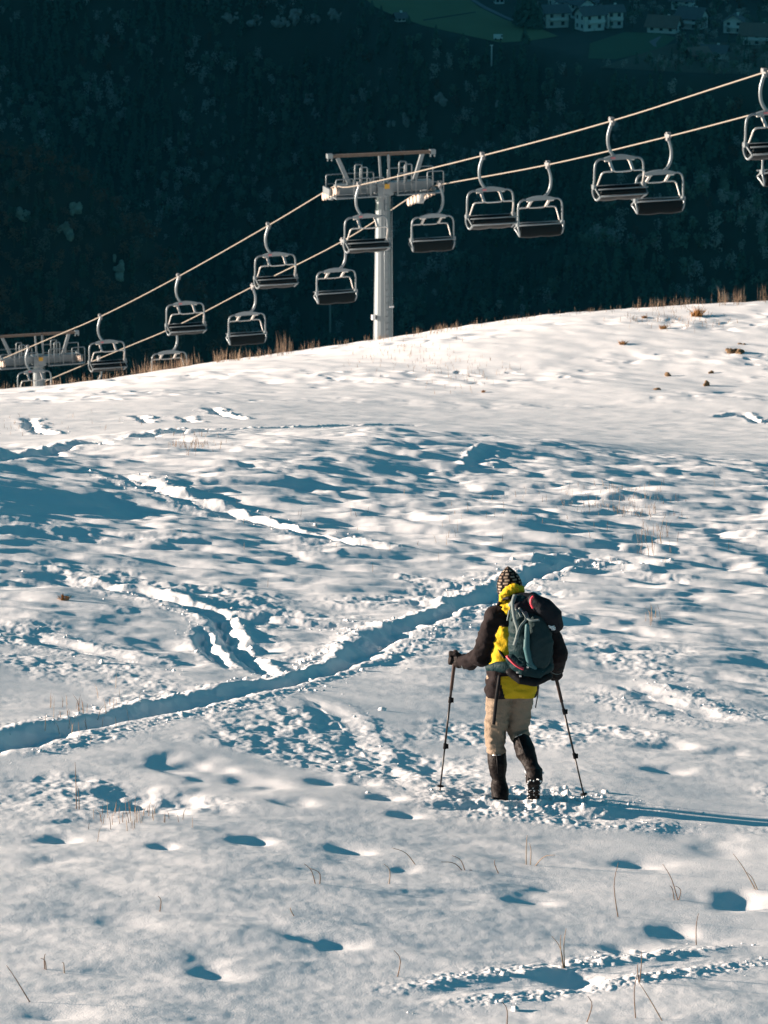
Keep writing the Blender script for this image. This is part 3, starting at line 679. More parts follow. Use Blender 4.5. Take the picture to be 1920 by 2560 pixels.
skin('body', bm, M['skin'], 0.0065, person, 2)
for s in (-1, 1):
    bm = bmesh.new(); ball(bm, head + fwd * .082 + rt * .031 * s + up * .012, .0115, 2, Rh); ball(bm, head + fwd * .0925 + rt * .031 * s + up * .012, .0045, 1, Rh)
    bm_obj('eye', bm, M['white'], person, True)
bm = bmesh.new(); ball(bm, head - fwd * .012 + up * .012, (.080, .088, .088), 3, Rh)
bmesh.ops.delete(bm, geom=[v for v in bm.verts if (v.co - head).dot(fwd) > .035 or (v.co - head).dot(up) < -.07], context='VERTS')
bm_obj('hair', bm, M['hair'], person, True)
# beanie
bm = bmesh.new(); uvl = bm.loops.layers.uv.new('UVMap')
hup = (up + V3((0.02, -.05, 0)) * .6).normalized(); hf = (fwd - hup * fwd.dot(hup)).normalized(); hr = hf.cross(hup)
prof = [(-.048, .083), (-.052, .090), (-.03, .0935), (0, .0945), (.03, .0935), (.055, .089), (.08, .080), (.102, .068), (.124, .050), (.143, .029), (.158, .012), (.164, 0.002)]
N = 40; rg = []
for z, r in prof: rg.append([bm.verts.new(head + hup * z - hf * .006 + (hr * math.cos(2 * math.pi * k / N) * .95 + hf * math.sin(2 * math.pi * k / N) * 1.08) * r * (1 + .012 * math.sin(k * 2.7 + z * 60))) for k in range(N)])
for a in range(len(prof) - 1):
    for k in range(N):
        f = bm.faces.new((rg[a][k], rg[a][(k + 1) % N], rg[a + 1][(k + 1) % N], rg[a + 1][k]))
        for lp, (kk, aa) in zip(f.loops, ((k, a), (k + 1, a), (k + 1, a + 1), (k, a + 1))): lp[uvl].uv = (kk / N, (prof[aa][0] + .05) * 5.2)
bm_obj('beanie', bm, M['hat'], person, True)

# jacket
bm = bmesh.new()
hemz = .835
chain(bm, [V3((-.02, .00, hemz)), waist + V3((-.075, 0, 0)), chest + V3((-.085, 0, -.02)), shL.lerp(neck, .25) + V3((0, 0, -.02))], [.122, .108, .118, .076])
chain(bm, [V3((.145, .00, hemz)), waist + V3((.075, 0, 0)), chest + V3((.085, 0, -.02)), shR.lerp(neck, .25) + V3((0, 0, -.02))], [.112, .108, .118, .076])
chain(bm, [V3((.06, .0, hemz)), waist, chest, neck + V3((0, 0, -.03))], [.118, .112, .12, .075])
chain(bm, [shL.lerp(neck, .3), shL, elL, wrL], [.078, .079, .066, .047]); chain(bm, [shR.lerp(neck, .3), shR, elR, wrR], [.078, .079, .066, .047])
# hem cut level: bury everything below the hem
jk = skin('jacket', bm, [M['jacket'], M['jacket_yellow']], 0.0085, person, 4, 0.011, 8.0)
me = jk.data; bm = bmesh.new(); bm.from_mesh(me)
bmesh.ops.bisect_plane(bm, geom=bm.verts[:] + bm.edges[:] + bm.faces[:], plane_co=(.06, 0, .815), plane_no=(0.0, 0, -1), clear_outer=True)
bm.normal_update(); bm.to_mesh(me); bm.free()
sol = jk.modifiers.new('cloth', 'SOLIDIFY'); sol.thickness = 0.006; sol.offset = -1
def pseg(p, a, b):
    d = b - a; t = max(0, min(1, (p - a).dot(d) / d.length_squared)); return (p - a - d * t).length
for f in me.polygons:
    p = f.center; arm = min(pseg(p, shL, elL), pseg(p, elL, wrL)) < .095 or min(pseg(p, shR, elR), pseg(p, elR, wrR)) < .095 or p.x < -.10 and p.z > 1.1
    # seen height corrected to the plane of the back
    y = False
    if not arm:
        if 1.035 < p.z < 1.335 and p.x < .20 and p.x > -.2: y = True
        if 1.06 < p.z < 1.10 and p.x < -.075: y = True
        if p.z < .985 and p.y < .06 and -.035 + (.985 - p.z) * .28 < p.x < .245 - max(0, .86 - p.z) * .5: y = True
        if p.y > .12 and p.z < 1.3: y = p.x < .15
    f.material_index = 1 if y else 0
# collapsed yellow hood round the neck
bm = bmesh.new(); hc = neck + V3((-.005, .015, .055)); ring = []
for k in range(15):
    a = 2 * math.pi * k / 14; ring.append(hc + V3((math.cos(a) * .082, math.sin(a) * .088, .022 * math.cos(a) - .018 * math.sin(a))))
chain(bm, ring, [.034 + .008 * math.sin(k * 1.9) for k in range(15)]); chain(bm, [hc + V3((.055, -.07, .02)), hc + V3((.01, -.095, .0)), hc + V3((-.055, -.075, -.035))], [.040, .043, .036]); chain(bm, [zi(865, 350, .05), zi(800, 335, .03), zi(740, 375, .02), zi(685, 430, .04)], [.022, .029, .031, .028])
skin('hood', bm, M['jacket_yellow'], 0.006, person, 2, 0.011, 16)
# trousers
bm = bmesh.new()
chain(bm, [hipL + V3((0, 0, .06)), hipL, hipL.lerp(knL, .5), knL, knL.lerp(anL, .28)], [.106, .106, .093, .073, .066])
chain(bm, [hipR + V3((0, 0, .06)), hipR, hipR.lerp(knR, .5), knR, knR.lerp(anR, .16)], [.106, .106, .092, .075, .068])
chain(bm, [hipL + V3((.03, -.02, .02)), hipR + V3((-.03, -.02, .02))], [.098, .098])
skin('trousers', bm, M['trousers'], 0.008, person, 4, 0.008, 10.0, lambda p: 1.6 if p.z < .62 else .8)
# gaiters
for nm, k, a, fl, t0 in (('l', knL, anL, heelL, .25), ('r', knR, anR, heelR, .14)):
    bm = bmesh.new(); tp = k.lerp(a, t0); d = (a - k).normalized(); back = V3((0, -.012, 0))
    foot = (toeL if nm == 'l' else toeR)
    chain(bm, [tp, k.lerp(a, t0 + .12), k.lerp(a, .52) + back, k.lerp(a, .74), k.lerp(a, .86)], [.060, .066, .071, .058, .047])
    chain(bm, [k.lerp(a, .86), a + d * .005, a.lerp(fl, .55) + d * .008, a.lerp(fl, .9) + d * .02], [.049, .062, .064, .058]); chain(bm, [a, a.lerp(foot, .35)], [.058, .056])
    g = skin('gaiter', bm, M['gaiter'], 0.007, person, 4, 0.007, 8)
    bm = bmesh.new(); q = V3((0, -1, 0)); q = (q - d * q.dot(d)).normalized()
    tube(bm, [k.lerp(a, t0 + .08) + q * .070, k.lerp(a, .5) + q * .088, k.lerp(a, .72) + q * .064], [.006, .007, .006], 6); bm_obj('zip', bm, M['black'], g, True)
    bm = bmesh.new(); xx = d.cross(q)
    tube(bm, [k.lerp(a, t0 + .10) + q * .069 - xx * .03, k.lerp(a, t0 + .10) + q * .0735, k.lerp(a, t0 + .095) + q * .069 + xx * .03], .0035, 6); bm_obj('reflective_trim', bm, M['buckle'], g, True)
# boots
for nm, a, t, h in (('l', anL, toeL, heelL), ('r', anR, toeR, heelR)):
    bm = bmesh.new(); sole_n = (t - h).cross(V3((1, 0, 0))).normalized()
    if sole_n.dot(a - h) > 0: sole_n = -sole_n
    chain(bm, [h, h.lerp(t, .5), t], [.044, .046, .042], (1, 1, 1)); chain(bm, [a, h.lerp(t, .35)], [.048, .05])
    b = skin('boot', bm, M['boot'], 0.007, person, 2)
    bm = bmesh.new(); L = (t - h).length; fd = (t - h).normalized(); sx = fd.cross(sole_n).normalized()
    mid = h.lerp(t, .5) + sole_n * .040; rot = Matrix((sx, fd, sole_n)).transposed()
    box(bm, mid, (.088, L + .075, .022), rot)
    for k in range(7):
        for s in (-1, 1): box(bm, h + fd * (L * (k / 6)) + sole_n * .054 + sx * .022 * s, (.034, .026, .010), rot)
    bmesh.ops.bevel(bm, geom=bm.edges[:], offset=.004, segments=1); bm_obj('sole', bm, M['boot'], b)
    if nm == 'r':
        bm = bmesh.new()
        for k in range(64):
            c = h + fd * random.uniform(-.05, L + .05) + sole_n * random.uniform(.044, .062) + sx * random.uniform(-.05, .05); ball(bm, c, random.uniform(.003, .009), 1)
        for k in range(26):
            an = random.uniform(0, 6.28); c = a + (a - knR).normalized() * .01 + V3((math.cos(an) * .064, math.sin(an) * .05 - .02, random.uniform(-.025, .02))); ball(bm, c, random.uniform(.004, .010), 1)
        tag(bm_obj('caked_snow', bm, M['snow'], b, True), kind='stuff')
# gloves
for H, A, wr, s, el in ((haL, axL, wrL, 1, elL), (haR, axR, wrR, -1, elR)):
    bm = bmesh.new(); hand_fingers(bm, H, A, wr - H, wr, s, 0.0165); d = (wr - H).normalized()
    chain(bm, [wr + d * .055, wr, H + d * .045], [.058, .050, .042], (1, 1, 1)); ball(bm, H + d * .034, (.043, .043, .058), 2)
    gl = skin('glove', bm, M['glove'], 0.0045, person, 2, 0.003, 24)
    bm = bmesh.new(); u = d.cross(V3((0, -1, 0))).normalized(); v = d.cross(u)
    tube(bm, [wr + d * .012 + (u * math.cos(t * math.pi / 10) + v * math.sin(t * math.pi / 10)) * .052 for t in range(21)], .005, 6); bm_obj('wrist_band', bm, M['strap'], gl, True)

# poles: held, so things of their own
def build_pole(top, tip, label):
    root = tag(empty('trekking_pole', (PX + tip.x, PY + tip.y, PZ + tip.z)), label, 'trekking pole', 'trekking poles of the walker')
    d = top - tip; L = d.length; d.normalize(); g = lambda s: d * s
    bm = bmesh.new(); tube(bm, [g(.03), g(L * .34)], .0062, 8); bm_obj('lower_shaft', bm, M['pole'], root, True)
    bm = bmesh.new(); tube(bm, [g(L * .33), g(L * .66)], .0078, 8); bm_obj('middle_shaft', bm, M['pole'], root, True)
    bm = bmesh.new(); tube(bm, [g(L * .65), g(L - .12)], .0094, 8); bm_obj('upper_shaft', bm, M['pole'], root, True)
    for f in (.335, .655):
        bm = bmesh.new(); tube(bm, [g(L * f - .022), g(L * f - .02), g(L * f + .02), g(L * f + .022)], [.010, .0135, .0135, .010], 10); box(bm, g(L * f) + V3((.017, -.004, 0)), (.018, .014, .034)); bm_obj('clamp', bm, M['black'], root, False)
    bm = bmesh.new(); tube(bm, [g(L - .30), g(L - .13), g(L - .09), g(L - .04), g(L - .01), g(L)], [.0125, .0135, .017, .0155, .020, .012], 10); bm_obj('grip', bm, M['rust_grip'], root, True)
    bm = bmesh.new(); tube(bm, [g(-.02), g(.05)], [.003, .007], 6); bm_obj('tip', bm, M['buckle'], root, True)
    bm = bmesh.new(); tube(bm, [g(.055), g(.058), g(.066), g(.069)], [.008, .026, .026, .008], 14); bm_obj('basket', bm, M['black'], root, True)
    return root
M['rust_grip'] = mat('brown_foam_grip', (0.055, 0.032, 0.026), 0.8)
build_pole(topL, tipL, 'black trekking pole held upright in the walker\'s left hand')
build_pole(topR, tipR, 'black trekking pole in the walker\'s right hand, slanting out to the right')

# backpack
pack = tag(empty('backpack', (PX + .19, PY - .05, PZ + 1.0)), 'dark teal hiking backpack with grey straps and coral zip worn by the walker', 'backpack')
PO = V3((.19, -.05, 1.0))
def pk(p): return p - PO
bm = bmesh.new()
chain(bm, [pk(V3((.150, -.12, 1.10))), pk(V3((.145, -.09, 1.30))), pk(V3((.135, -.04, 1.50)))], [.115, .115, .09], (1, .95, 1.05))
chain(bm, [pk(V3((.245, -.12, 1.10))), pk(V3((.245, -.09, 1.28))), pk(V3((.205, -.04, 1.50)))], [.112, .114, .09], (1, .95, 1.05))
skin('main_bag', bm, M['pack'], 0.008, pack, 4, 0.008, 8)
bm = bmesh.new()      # rounded front pocket
chain(bm, [pk(V3((.245, -.205, 1.145))), pk(V3((.262, -.19, 1.27))), pk(V3((.235, -.155, 1.405)))], [.085, .092, .060], (1.05, .5, 1.0))
skin('front_pocket', bm, M['pack_grey'], 0.006, pack, 3, 0.004, 10)
bm = bmesh.new()      # teal side gusset of the pocket
chain(bm, [pk(V3((.165, -.215, 1.40))), pk(V3((.160, -.225, 1.24))), pk(V3((.185, -.235, 1.12))), pk(V3((.225, -.235, 1.085)))], [.018, .026, .024, .016])
skin('pocket_gusset', bm, M['pack_teal'] if 'pack_teal' in M else mat('teal_nylon', (0.022, 0.10, 0.115), 0.6), 0.005, pack, 2)
bm = bmesh.new(); chain(bm, [pk(V3((.135, -.03, 1.545))), pk(V3((.20, -.04, 1.545))), pk(V3((.245, -.05, 1.53)))], [.055, .060, .045], (1.15, 1.3, .85)); chain(bm, [pk(V3((.11, -.08, 1.505))), pk(V3((.24, -.09, 1.49)))], [.05, .05])
skin('lid', bm, M['hood_dark'], 0.006, pack, 3, 0.007, 10)
bm = bmesh.new(); chain(bm, [pk(V3((.055, -.15, 1.03))), pk(V3((.13, -.185, .99))), pk(V3((.22, -.19, .975))), pk(V3((.31, -.15, 1.0)))], [.042, .05, .05, .045], (1, .9, .75))
skin('base_panel', bm, M['black'], 0.006, pack, 3, 0.004, 12)
bm = bmesh.new(); chain(bm, [pk(V3((.06, -.16, 1.13))), pk(V3((.14, -.21, 1.075))), pk(V3((.24, -.215, 1.05))), pk(V3((.31, -.16, 1.07)))], [.05, .052, .052, .045], (1, .8, .9))
skin('lower_pocket', bm, M['pack'], 0.006, pack, 3, 0.005, 12)
def ribbon(name, pts, w_, mt, th=.006, par=pack):
    bm = bmesh.new(); P = [pk(p) for p in spline(pts, 4)]
    tube(bm, P, w_, 8, True, th / w_); return bm_obj(name, bm, mt, par, True)
ribbon('zip_flap', [zi(722, 1005, -.20), zi(775, 1065, -.245), zi(830, 1108, -.265), zi(880, 1132, -.275)], .014, M['red'], .007)
ribbon('side_strap', [zi(790, 430, -.09), zi(775, 500, -.13), zi(792, 640, -.17), zi(825, 770, -.20), zi(790, 905, -.22)], .013, M['strap'])
ribbon('side_strap', [zi(840, 540, -.13), zi(905, 640, -.19), zi(850, 720, -.20), zi(812, 830, -.22)], .011, M['strap'])
ribbon('side_strap', [zi(900, 575, -.13), zi(920, 640, -.19), zi(960, 665, -.22), zi(1035, 660, -.22)], .014, M['strap'])
ribbon('side_strap', [zi(800, 540, -.12), zi(840, 590, -.16), zi(858, 630, -.18)], .012, M['strap'])
ribbon('compression_strap', [zi(745, 560, -.10), zi(725, 660, -.11)], .009, M['strap'])
ribbon('lid_strap', [zi(800, 410, -.06), zi(778, 480, -.10), zi(745, 520, -.08)], .016, M['strap'])
ribbon('shoulder_strap', [zi(760, 440, -.05), zi(700, 445, .02), zi(650, 500, .09), zi(640, 620, .17)], .022, M['black'], .012)
ribbon('shoulder_strap', [zi(1040, 440, -.05), zi(1100, 470, .03), zi(1140, 560, .12), zi(1130, 680, .17)], .022, M['black'], .012)
ribbon('shoulder_strap', [zi(640, 900, -.02), zi(665, 960, -.06), zi(705, 1020, -.10)], .012, M['black'])
bm = bmesh.new(); chain(bm, [pk(zi(560, 1110, .00)), pk(zi(630, 1105, -.06)), pk(zi(720, 1110, -.11)), pk(zi(790, 1120, -.13))], [.034, .046, .046, .042], (1, .6, .95)); skin('hip_belt', bm, M['pack'], 0.006, pack, 3, 0.004, 12)
bm = bmesh.new(); chain(bm, [pk(zi(1150, 1100, -.11)), pk(zi(1130, 1090, -.02)), pk(zi(1080, 1090, .10))], [.04, .042, .03], (.6, 1, .95)); skin('hip_belt', bm, M['pack'], 0.006, pack, 3, 0.004, 12)
bm = bmesh.new(); c = pk(zi(545, 1058, -.02)); tube(bm, [c + V3((math.cos(k * math.pi / 8) * .017, 0, math.sin(k * math.pi / 8) * .02)) for k in range(17)], .004, 6); bm_obj('gear_loop', bm, M['black'], pack, True)
ribbon('belt_tail', [zi(655, 1180, -.10), zi(640, 1290, -.13), zi(620, 1440, -.13), zi(600, 1660, -.13)], .013, M['black'])
ribbon('belt_tail', [zi(1018, 1230, -.16), zi(1030, 1330, -.15), zi(1022, 1400, -.15), zi(1005, 1500, -.15)], .005, M['black'], .004)
for zx, zy in ((850, 1200), (820, 1165), (920, 1115), (1060, 1160)):
    bm = bmesh.new(); box(bm, pk(zi(zx, zy, -.262 if zx < 1000 else -.235)), (.016, .008, .011)); bmesh.ops.bevel(bm, geom=bm.edges[:], offset=.003, segments=1); bm_obj('buckle', bm, M['buckle'], pack)
# dark hooded garment tucked under the lid
roll = tag(empty('rolled_jacket', (PX + .33, PY - .12, PZ + 1.45)), 'slate grey jacket with red edge and white print strapped on the right of the backpack', 'jacket')
RO = V3((.33, -.12, 1.45))
bm = bmesh.new(); chain(bm, [zi(985, 470, -.11) - RO, zi(1080, 540, -.13) - RO, zi(1150, 620, -.12) - RO, zi(1195, 700, -.10) - RO], [.050, .074, .082, .058], (1.0, .85, 1.0)); chain(bm, [zi(1090, 600, -.12) - RO, zi(1190, 730, -.09) - RO], [.05, .038])
skin('shell', bm, M['hood_dark'], 0.006, roll, 3, 0.004, 7)
bm = bmesh.new(); tube(bm, spline([zi(975, 433, -.160) - RO, zi(952, 460, -.172) - RO, zi(950, 500, -.180) - RO, zi(972, 548, -.186) - RO], 4), .009, 6); bm_obj('red_edge', bm, M['red'], roll, True)
bm = bmesh.new()
for pts in ([(1120, 712), (1150, 722), (1180, 716)], [(1128, 728), (1155, 738), (1190, 730)], [(1150, 750), (1178, 752), (1190, 742)], [(1135, 716), (1150, 738)], [(1160, 722), (1176, 748)]):
    tube(bm, [zi(a, b, -.178) - RO for a, b in pts], .0048, 5)
bm_obj('white_print', bm, M['white'], roll, True)

# ------------------------------------------------------------------ dry grass and bare earth on the snow
def blade_mass(name, items, mats, label, cat):
    """items: (x, y, z, height, lean x, lean y, radius, material)"""
    n = len(items); A = np.array(items, float); V = np.zeros((n, 7, 3)); ang = rng.uniform(0, 6.28, n)
    for k in range(3):
        dx = np.cos(ang + k * 2.094); dy = np.sin(ang + k * 2.094)
        V[:, k] = np.stack([A[:, 0] + dx * A[:, 6], A[:, 1] + dy * A[:, 6], A[:, 2] - 0.03], -1)
        V[:, 3 + k] = np.stack([A[:, 0] + A[:, 4] * .4 + dx * A[:, 6] * .8, A[:, 1] + A[:, 5] * .4 + dy * A[:, 6] * .8, A[:, 2] + A[:, 3] * .6], -1)
    V[:, 6] = np.stack([A[:, 0] + A[:, 4], A[:, 1] + A[:, 5], A[:, 2] + A[:, 3]], -1)
    f = np.array([[0, 1, 4], [0, 4, 3], [1, 2, 5], [1, 5, 4], [2, 0, 3], [2, 3, 5], [3, 4, 6], [4, 5, 6], [5, 3, 6]])
    Fa = (np.arange(n)[:, None, None] * 7 + f[None]).reshape(-1, 3)
    me = np_mesh(name, V.reshape(-1, 3), Fa, np.repeat(A[:, 7].astype(int), 9))
    return tag(link(name, me, mats, smooth=False), label, cat, kind='stuff')
items = []
def fringe(px0, px1, dens, h0, h1, rad, clump=1.0, spread=(2.5, 3.0)):
    """dry stalks standing along the crest of the far ridge"""
    n = int((px1 - px0) * dens * 0.42)
    cl = rng.uniform(px0, px1, max(3, int((px1 - px0) / 26)))
    for k in range(n):
        px = rng.choice(cl) + rng.normal(0, 9) if rng.random() < clump else rng.uniform(px0, px1)
        u = (px - 960) / F / 0.985; y = 161.5 + rng.uniform(-spread[0], spread[1]); x = u * y
        h = rng.uniform(h0, h1) * (0.5 + 0.5 * rng.random())
        items.append((x, y, zg(x, y), h, rng.normal(0, .10) * h, rng.normal(0, .1) * h, rad * .72 * rng.uniform(.6, 1.3), rng.integers(0, 2)))
fringe(540, 800, 1.2, .25, .6, .010); fringe(690, 740, 1.6, .5, 1.1, .011); fringe(540, 600, 2.2, .5, .9, .012)
fringe(800, 1200, .9, .2, .45, .010); fringe(1200, 1600, .5, .15, .35, .009, .6); fringe(1560, 1800, 1.0, .25, .6, .009); fringe(1780, 1960, 1.1, .4, .9, .009)
fringe(-40, 480, .8, .25, .6, .012, .7); fringe(300, 520, 1.6, .5, 1.1, .013, .9, (-4, 12))
def ground_px(px, py, s=1.0): return ground_hit(px, py)
def patch_grass(px, py, sx, sy, n, h0, h1, rad, y0=18.0, y1=175.0):
    for k in range(n):
        h = ground_hit(px + rng.normal(0, sx), py + rng.normal(0, sy), y0, y1)
        if h is None: continue
        hh = rng.uniform(h0, h1)
        items.append((h[0], h[1], zg(*h), hh, rng.normal(0, .2) * hh, rng.normal(0, .2) * hh, rad * rng.uniform(.6, 1.2), rng.integers(0, 2)))
patch_grass(1480, 1250, 75, 18, 90, .05, .14, .003); patch_grass(1600, 1268, 60, 16, 110, .05, .15, .003); patch_grass(480, 1112, 40, 12, 90, .05, .14, .004)
patch_grass(1640, 1360, 22, 22, 40, .08, .25, .0035); patch_grass(200, 1790, 60, 25, 40, .05, .16, .003); patch_grass(330, 2060, 70, 18, 45, .06, .15, .003)
patch_grass(1640, 1560, 8, 8, 10, .08, .2, .003); patch_grass(1200, 1320, 300, 60, 60, .05, .15, .003); patch_grass(1000, 880, 70, 25, 120, .08, .22, .009, 130); patch_grass(1150, 930, 60, 25, 90, .08, .25, .008, 130)
patch_grass(1690, 800, 70, 14, 110, .10, .28, .009, 130); patch_grass(80, 1060, 150, 14, 60, .06, .16, .006, 60)
blade_mass('dry_grass', items, [M['grass'], M['grass2']], 'dry brown grass stalks along the ridge crest and poking through the snow', 'grass')

# single stems and tufts close to the viewer, each its own plant: (base view position, list of (dx, dy top in view px))
STEMS = [((1140, 1862), [(-2, -65), (4, -45), (60, -30)], 'pair of upright dry stems with a bent side stalk right of centre below the walker'),
         ((1085, 1885), [(-16, -28)], 'short thick dry stub leaning left below the walker'), ((1010, 1880), [(-60, -20), (-35, -30), (20, 8)], 'low tangle of reddish bent stalks below the walker'),
         ((835, 1915), [(-6, -40), (65, 20)], 'bent dry stalk with a drooping tip near the bottom centre'), ((1345, 1980), [(-12, -120)], 'long thin single stem leaning left in smooth snow'),
         ((1465, 1945), [(-20, -35), (-35, -70), (-8, -30)], 'small tuft of thin crossed stems at the lower right'), ((1218, 2092), [(-8, -75), (4, -85), (-28, -68)], 'three tall straight stems standing together above the bottom trail'),
         ((1502, 2035), [(8, -60)], 'lone upright stem at the right beside a foot hole'), ((1370, 2205), [(5, -88)], 'thick pale stem with snow at its top near the bottom edge'),
         ((1440, 2210), [(-66, -85)], 'long stem leaning left against the pale snow topped stem'), ((1095, 2212), [(-12, -50)], 'slanted brown stem at the bottom edge left of the trail'),
         ((1262, 2210), [(6, -60)], 'straight stem at the bottom edge below the trail'), ((1640, 1925), [(-60, -75), (-30, -40)], 'long arching stem at the right edge'),
         ((72, 2160), [(-60, -75)], 'curved dark stem at the lower left corner'), ((100, 2090), [(-12, -26), (-3, -28)], 'tiny pair of crossed stems at the lower left'),
         ((138, 2098), [(-2, -28)], 'tiny straight stem right of the crossed pair at the lower left'), ((345, 1975), [(-3, -35)], 'short pale stem left of centre in open snow'),
         ((690, 1925), [(-34, -42), (-20, -30)], 'pale slanting stems in open snow left of centre'), ((640, 1990), [(-12, -18)], 'very short dark stem below the pale slanting stems'),
         ((855, 2105), [(-4, -55)], 'thin faint stem left of the bottom trail'), ((165, 1745), [(-2, -95), (4, -50)], 'tall thin reddish stem at the left edge by the dark trough'),
         ((910, 1870), [(-65, -35)], 'long low slanting stem left of the bent stalks'), ((1385, 2130), [(0, -60), (-8, -40)], 'thin stem rising from the churned bottom trail')]
def stem(i, base, tips, label):
    h = ground_hit(*D(*base))
    if h is None: h = ground_hit(base[0] * 1.15732, 2555)
    bx, by = h; bz = zg(bx, by); root = tag(empty('dry_grass_plant', (bx, by, bz)), label, 'grass plant', 'single dry grass plants in the foreground snow')
    sc = by / (F * math.cos(PITCH)) * 1.157 * 1.05
    for dx, dy in tips:
        tip = Vector((dx * sc * .94, rng.normal(0, .03), -dy * sc / .95)); mid = tip * .5 + Vector((rng.normal(0, .02), 0, .03 * tip.length + .01))
        bm = bmesh.new(); tube(bm, spline([(rng.normal(0, .01), 0, -.06), mid, tip], 4), [.0042 - .0026 * k / 8 for k in range(9)], 5)
        bm_obj('stalk', bm, M['grass'] if i % 3 else M['grass2'], root, True)
for i, (b, t, l) in enumerate(STEMS): stem(i, b, t, l)
# orange tussocks and bare clods of earth on the bright bank
CL = [(1832, 883, .34, .16, 'largest dark patch of bare earth on the bright bank at the right'), (1820, 880, .13, .10, 'small dark earth lump left of the largest bare patch on the bank'), (1848, 889, .20, .09, 'orange earth lump right of the largest bare patch on the bank'),
      (1668, 936, .14, .16, 'brown earth clod on the bank, upper left of the three lower ones'), (1640, 980, .18, .07, 'flat orange brown clod lowest on the bright bank'), (1764, 964, .16, .18, 'tall dark olive clod low on the bright bank'),
      (1780, 931, .12, .09, 'small brown clod above the tall olive one on the bank'), (1852, 860, .13, .07, 'small pale brown clod above the largest bare patch')]
for px, py, wd, ht, lb in CL:
    h = ground_hit(px, py, 140, 168)
    if h is None: continue
    bm = bmesh.new()
    for k in range(5): ball(bm, (rng.normal(0, wd * .3), rng.normal(0, wd * .3), rng.uniform(-.02, ht * .5)), (wd * rng.uniform(.3, .5), wd * .4, ht * rng.uniform(.4, .7)), 2)
    o = skin('earth_clod', bm, M['earth'], .03, None, 2, .03, 6); o.location = (h[0], h[1], zg(*h)); tag(o, lb, 'earth clod', 'bare earth showing on the bank')
TU = [(1742, 788, .55, .34, 'large orange grass tussock near the top of the bank at the right'), (1658, 822, .32, .16, 'low orange tussock left of the large one on the bank'), (1556, 862, .34, .14, 'small orange tussock in the middle of the bank'),
      (1610, 797, .22, .10, 'tiny tussock close under the ridge crest right of centre'), (1208, 978, .16, .10, 'orange tussock at the foot of the bank near the centre'), (160, 1515, .10, .07, 'small orange tuft beside the left snow trail')]
for px, py, wd, ht, lb in TU:
    h = ground_hit(px, py, 140 if py < 1000 else 20, 168)
    if h is None: continue
    bm = bmesh.new()
    for k in range(70):
        a = rng.uniform(0, 6.28); r = wd * .35 * math.sqrt(rng.random()); p = Vector((math.cos(a) * r, math.sin(a) * r, -.03)); q = p + Vector((rng.normal(.1, .4) * wd * .6, rng.normal(0, .3) * wd, ht * rng.uniform(.4, 1.2)))
        tube(bm, [p, p.lerp(q, .5) + Vector((0, 0, ht * .15)), q], [.016 * wd * 2, .012 * wd * 2, .003], 3, False)
    o = bm_obj('grass_tussock', bm, M['tussock'] if 'tussock' in M else M.setdefault('tussock', mat('orange_grass', (0.36, 0.17, 0.045), .85, 0, .35, 3)), None); o.location = (h[0], h[1], zg(*h)); tag(o, lb, 'grass tussock', 'grass tussocks on the bank')

# ------------------------------------------------------------------ the valley: gorge slope, terrace with meadow and village
PLZ = -228.0
EPX = [-600, 300, 800, 930, 1000, 1100, 1250, 1350, 1500, 1700, 1920, 2500]
ERW = [-75, -75, -40, 22, 62, 88, 112, 126, 176, 192, 200, 205]
def y_of_row(r): return -PLZ / row_tan(r)
def y_edge(u):
    px = 960 + u * F * .985; return y_of_row(np.interp(px, EPX, ERW))
def z_valley(x, y):
    x = np.asarray(x, float); y = np.asarray(y, float); u = x / np.maximum(y, 300.); ye = y_edge(u)
    drop = np.interp(u, [-.09, 0, .05, .09], [135, 120, 100, 92])
    t = (ye - y) / 138.0
    rim = 7 * fbm(x * .02, y * .02, 3, 301) * sst(0, .15, t)
    ravine = 24 * np.abs(gnoise(x * .020 + y * .012, y * .005, 310)) * sst(.05, .3, t) - 8
    z = PLZ - drop * np.clip(t, 0, 1) - np.clip(t - 1, 0, None) * 138 * .35 + (rim + ravine * sst(.05, .3, t)) * sst(0, .1, t)
    z = np.where(t < 0, PLZ, z)
    up = np.clip(y - 1800, 0, None); z = z + up * .33
    lo = np.interp(y, [200, 260, 420, 700, 1000, 1250], [-95, -105, -190, -330, -420, -430])
    return np.maximum(np.where(y < 1300, np.minimum(z, lo + np.clip(y - 1100, 0, None) * .6), z), -440)
gx = np.concatenate([np.linspace(-2600, -260, 30)[:-1], np.arange(-260, 261, 6.0), np.linspace(260, 2600, 30)[1:]])
gy = np.concatenate([np.arange(215, 1300, 30.0), np.arange(1300, 1820, 5.0), np.arange(1820, 3600, 60.0)])
GX, GY = np.meshgrid(gx, gy); GZ = z_valley(GX, GY)
nr, nc = GX.shape; idx = np.arange(nr * nc).reshape(nr, nc)
o = link('valley_terrain', np_mesh('valley_terrain', np.stack([GX, GY, GZ], -1).reshape(-1, 3), np.stack([idx[:-1, :-1], idx[:-1, 1:], idx[1:, 1:], idx[1:, :-1]], -1).reshape(-1, 4)), M['forest_floor']); tag(o, kind='structure')

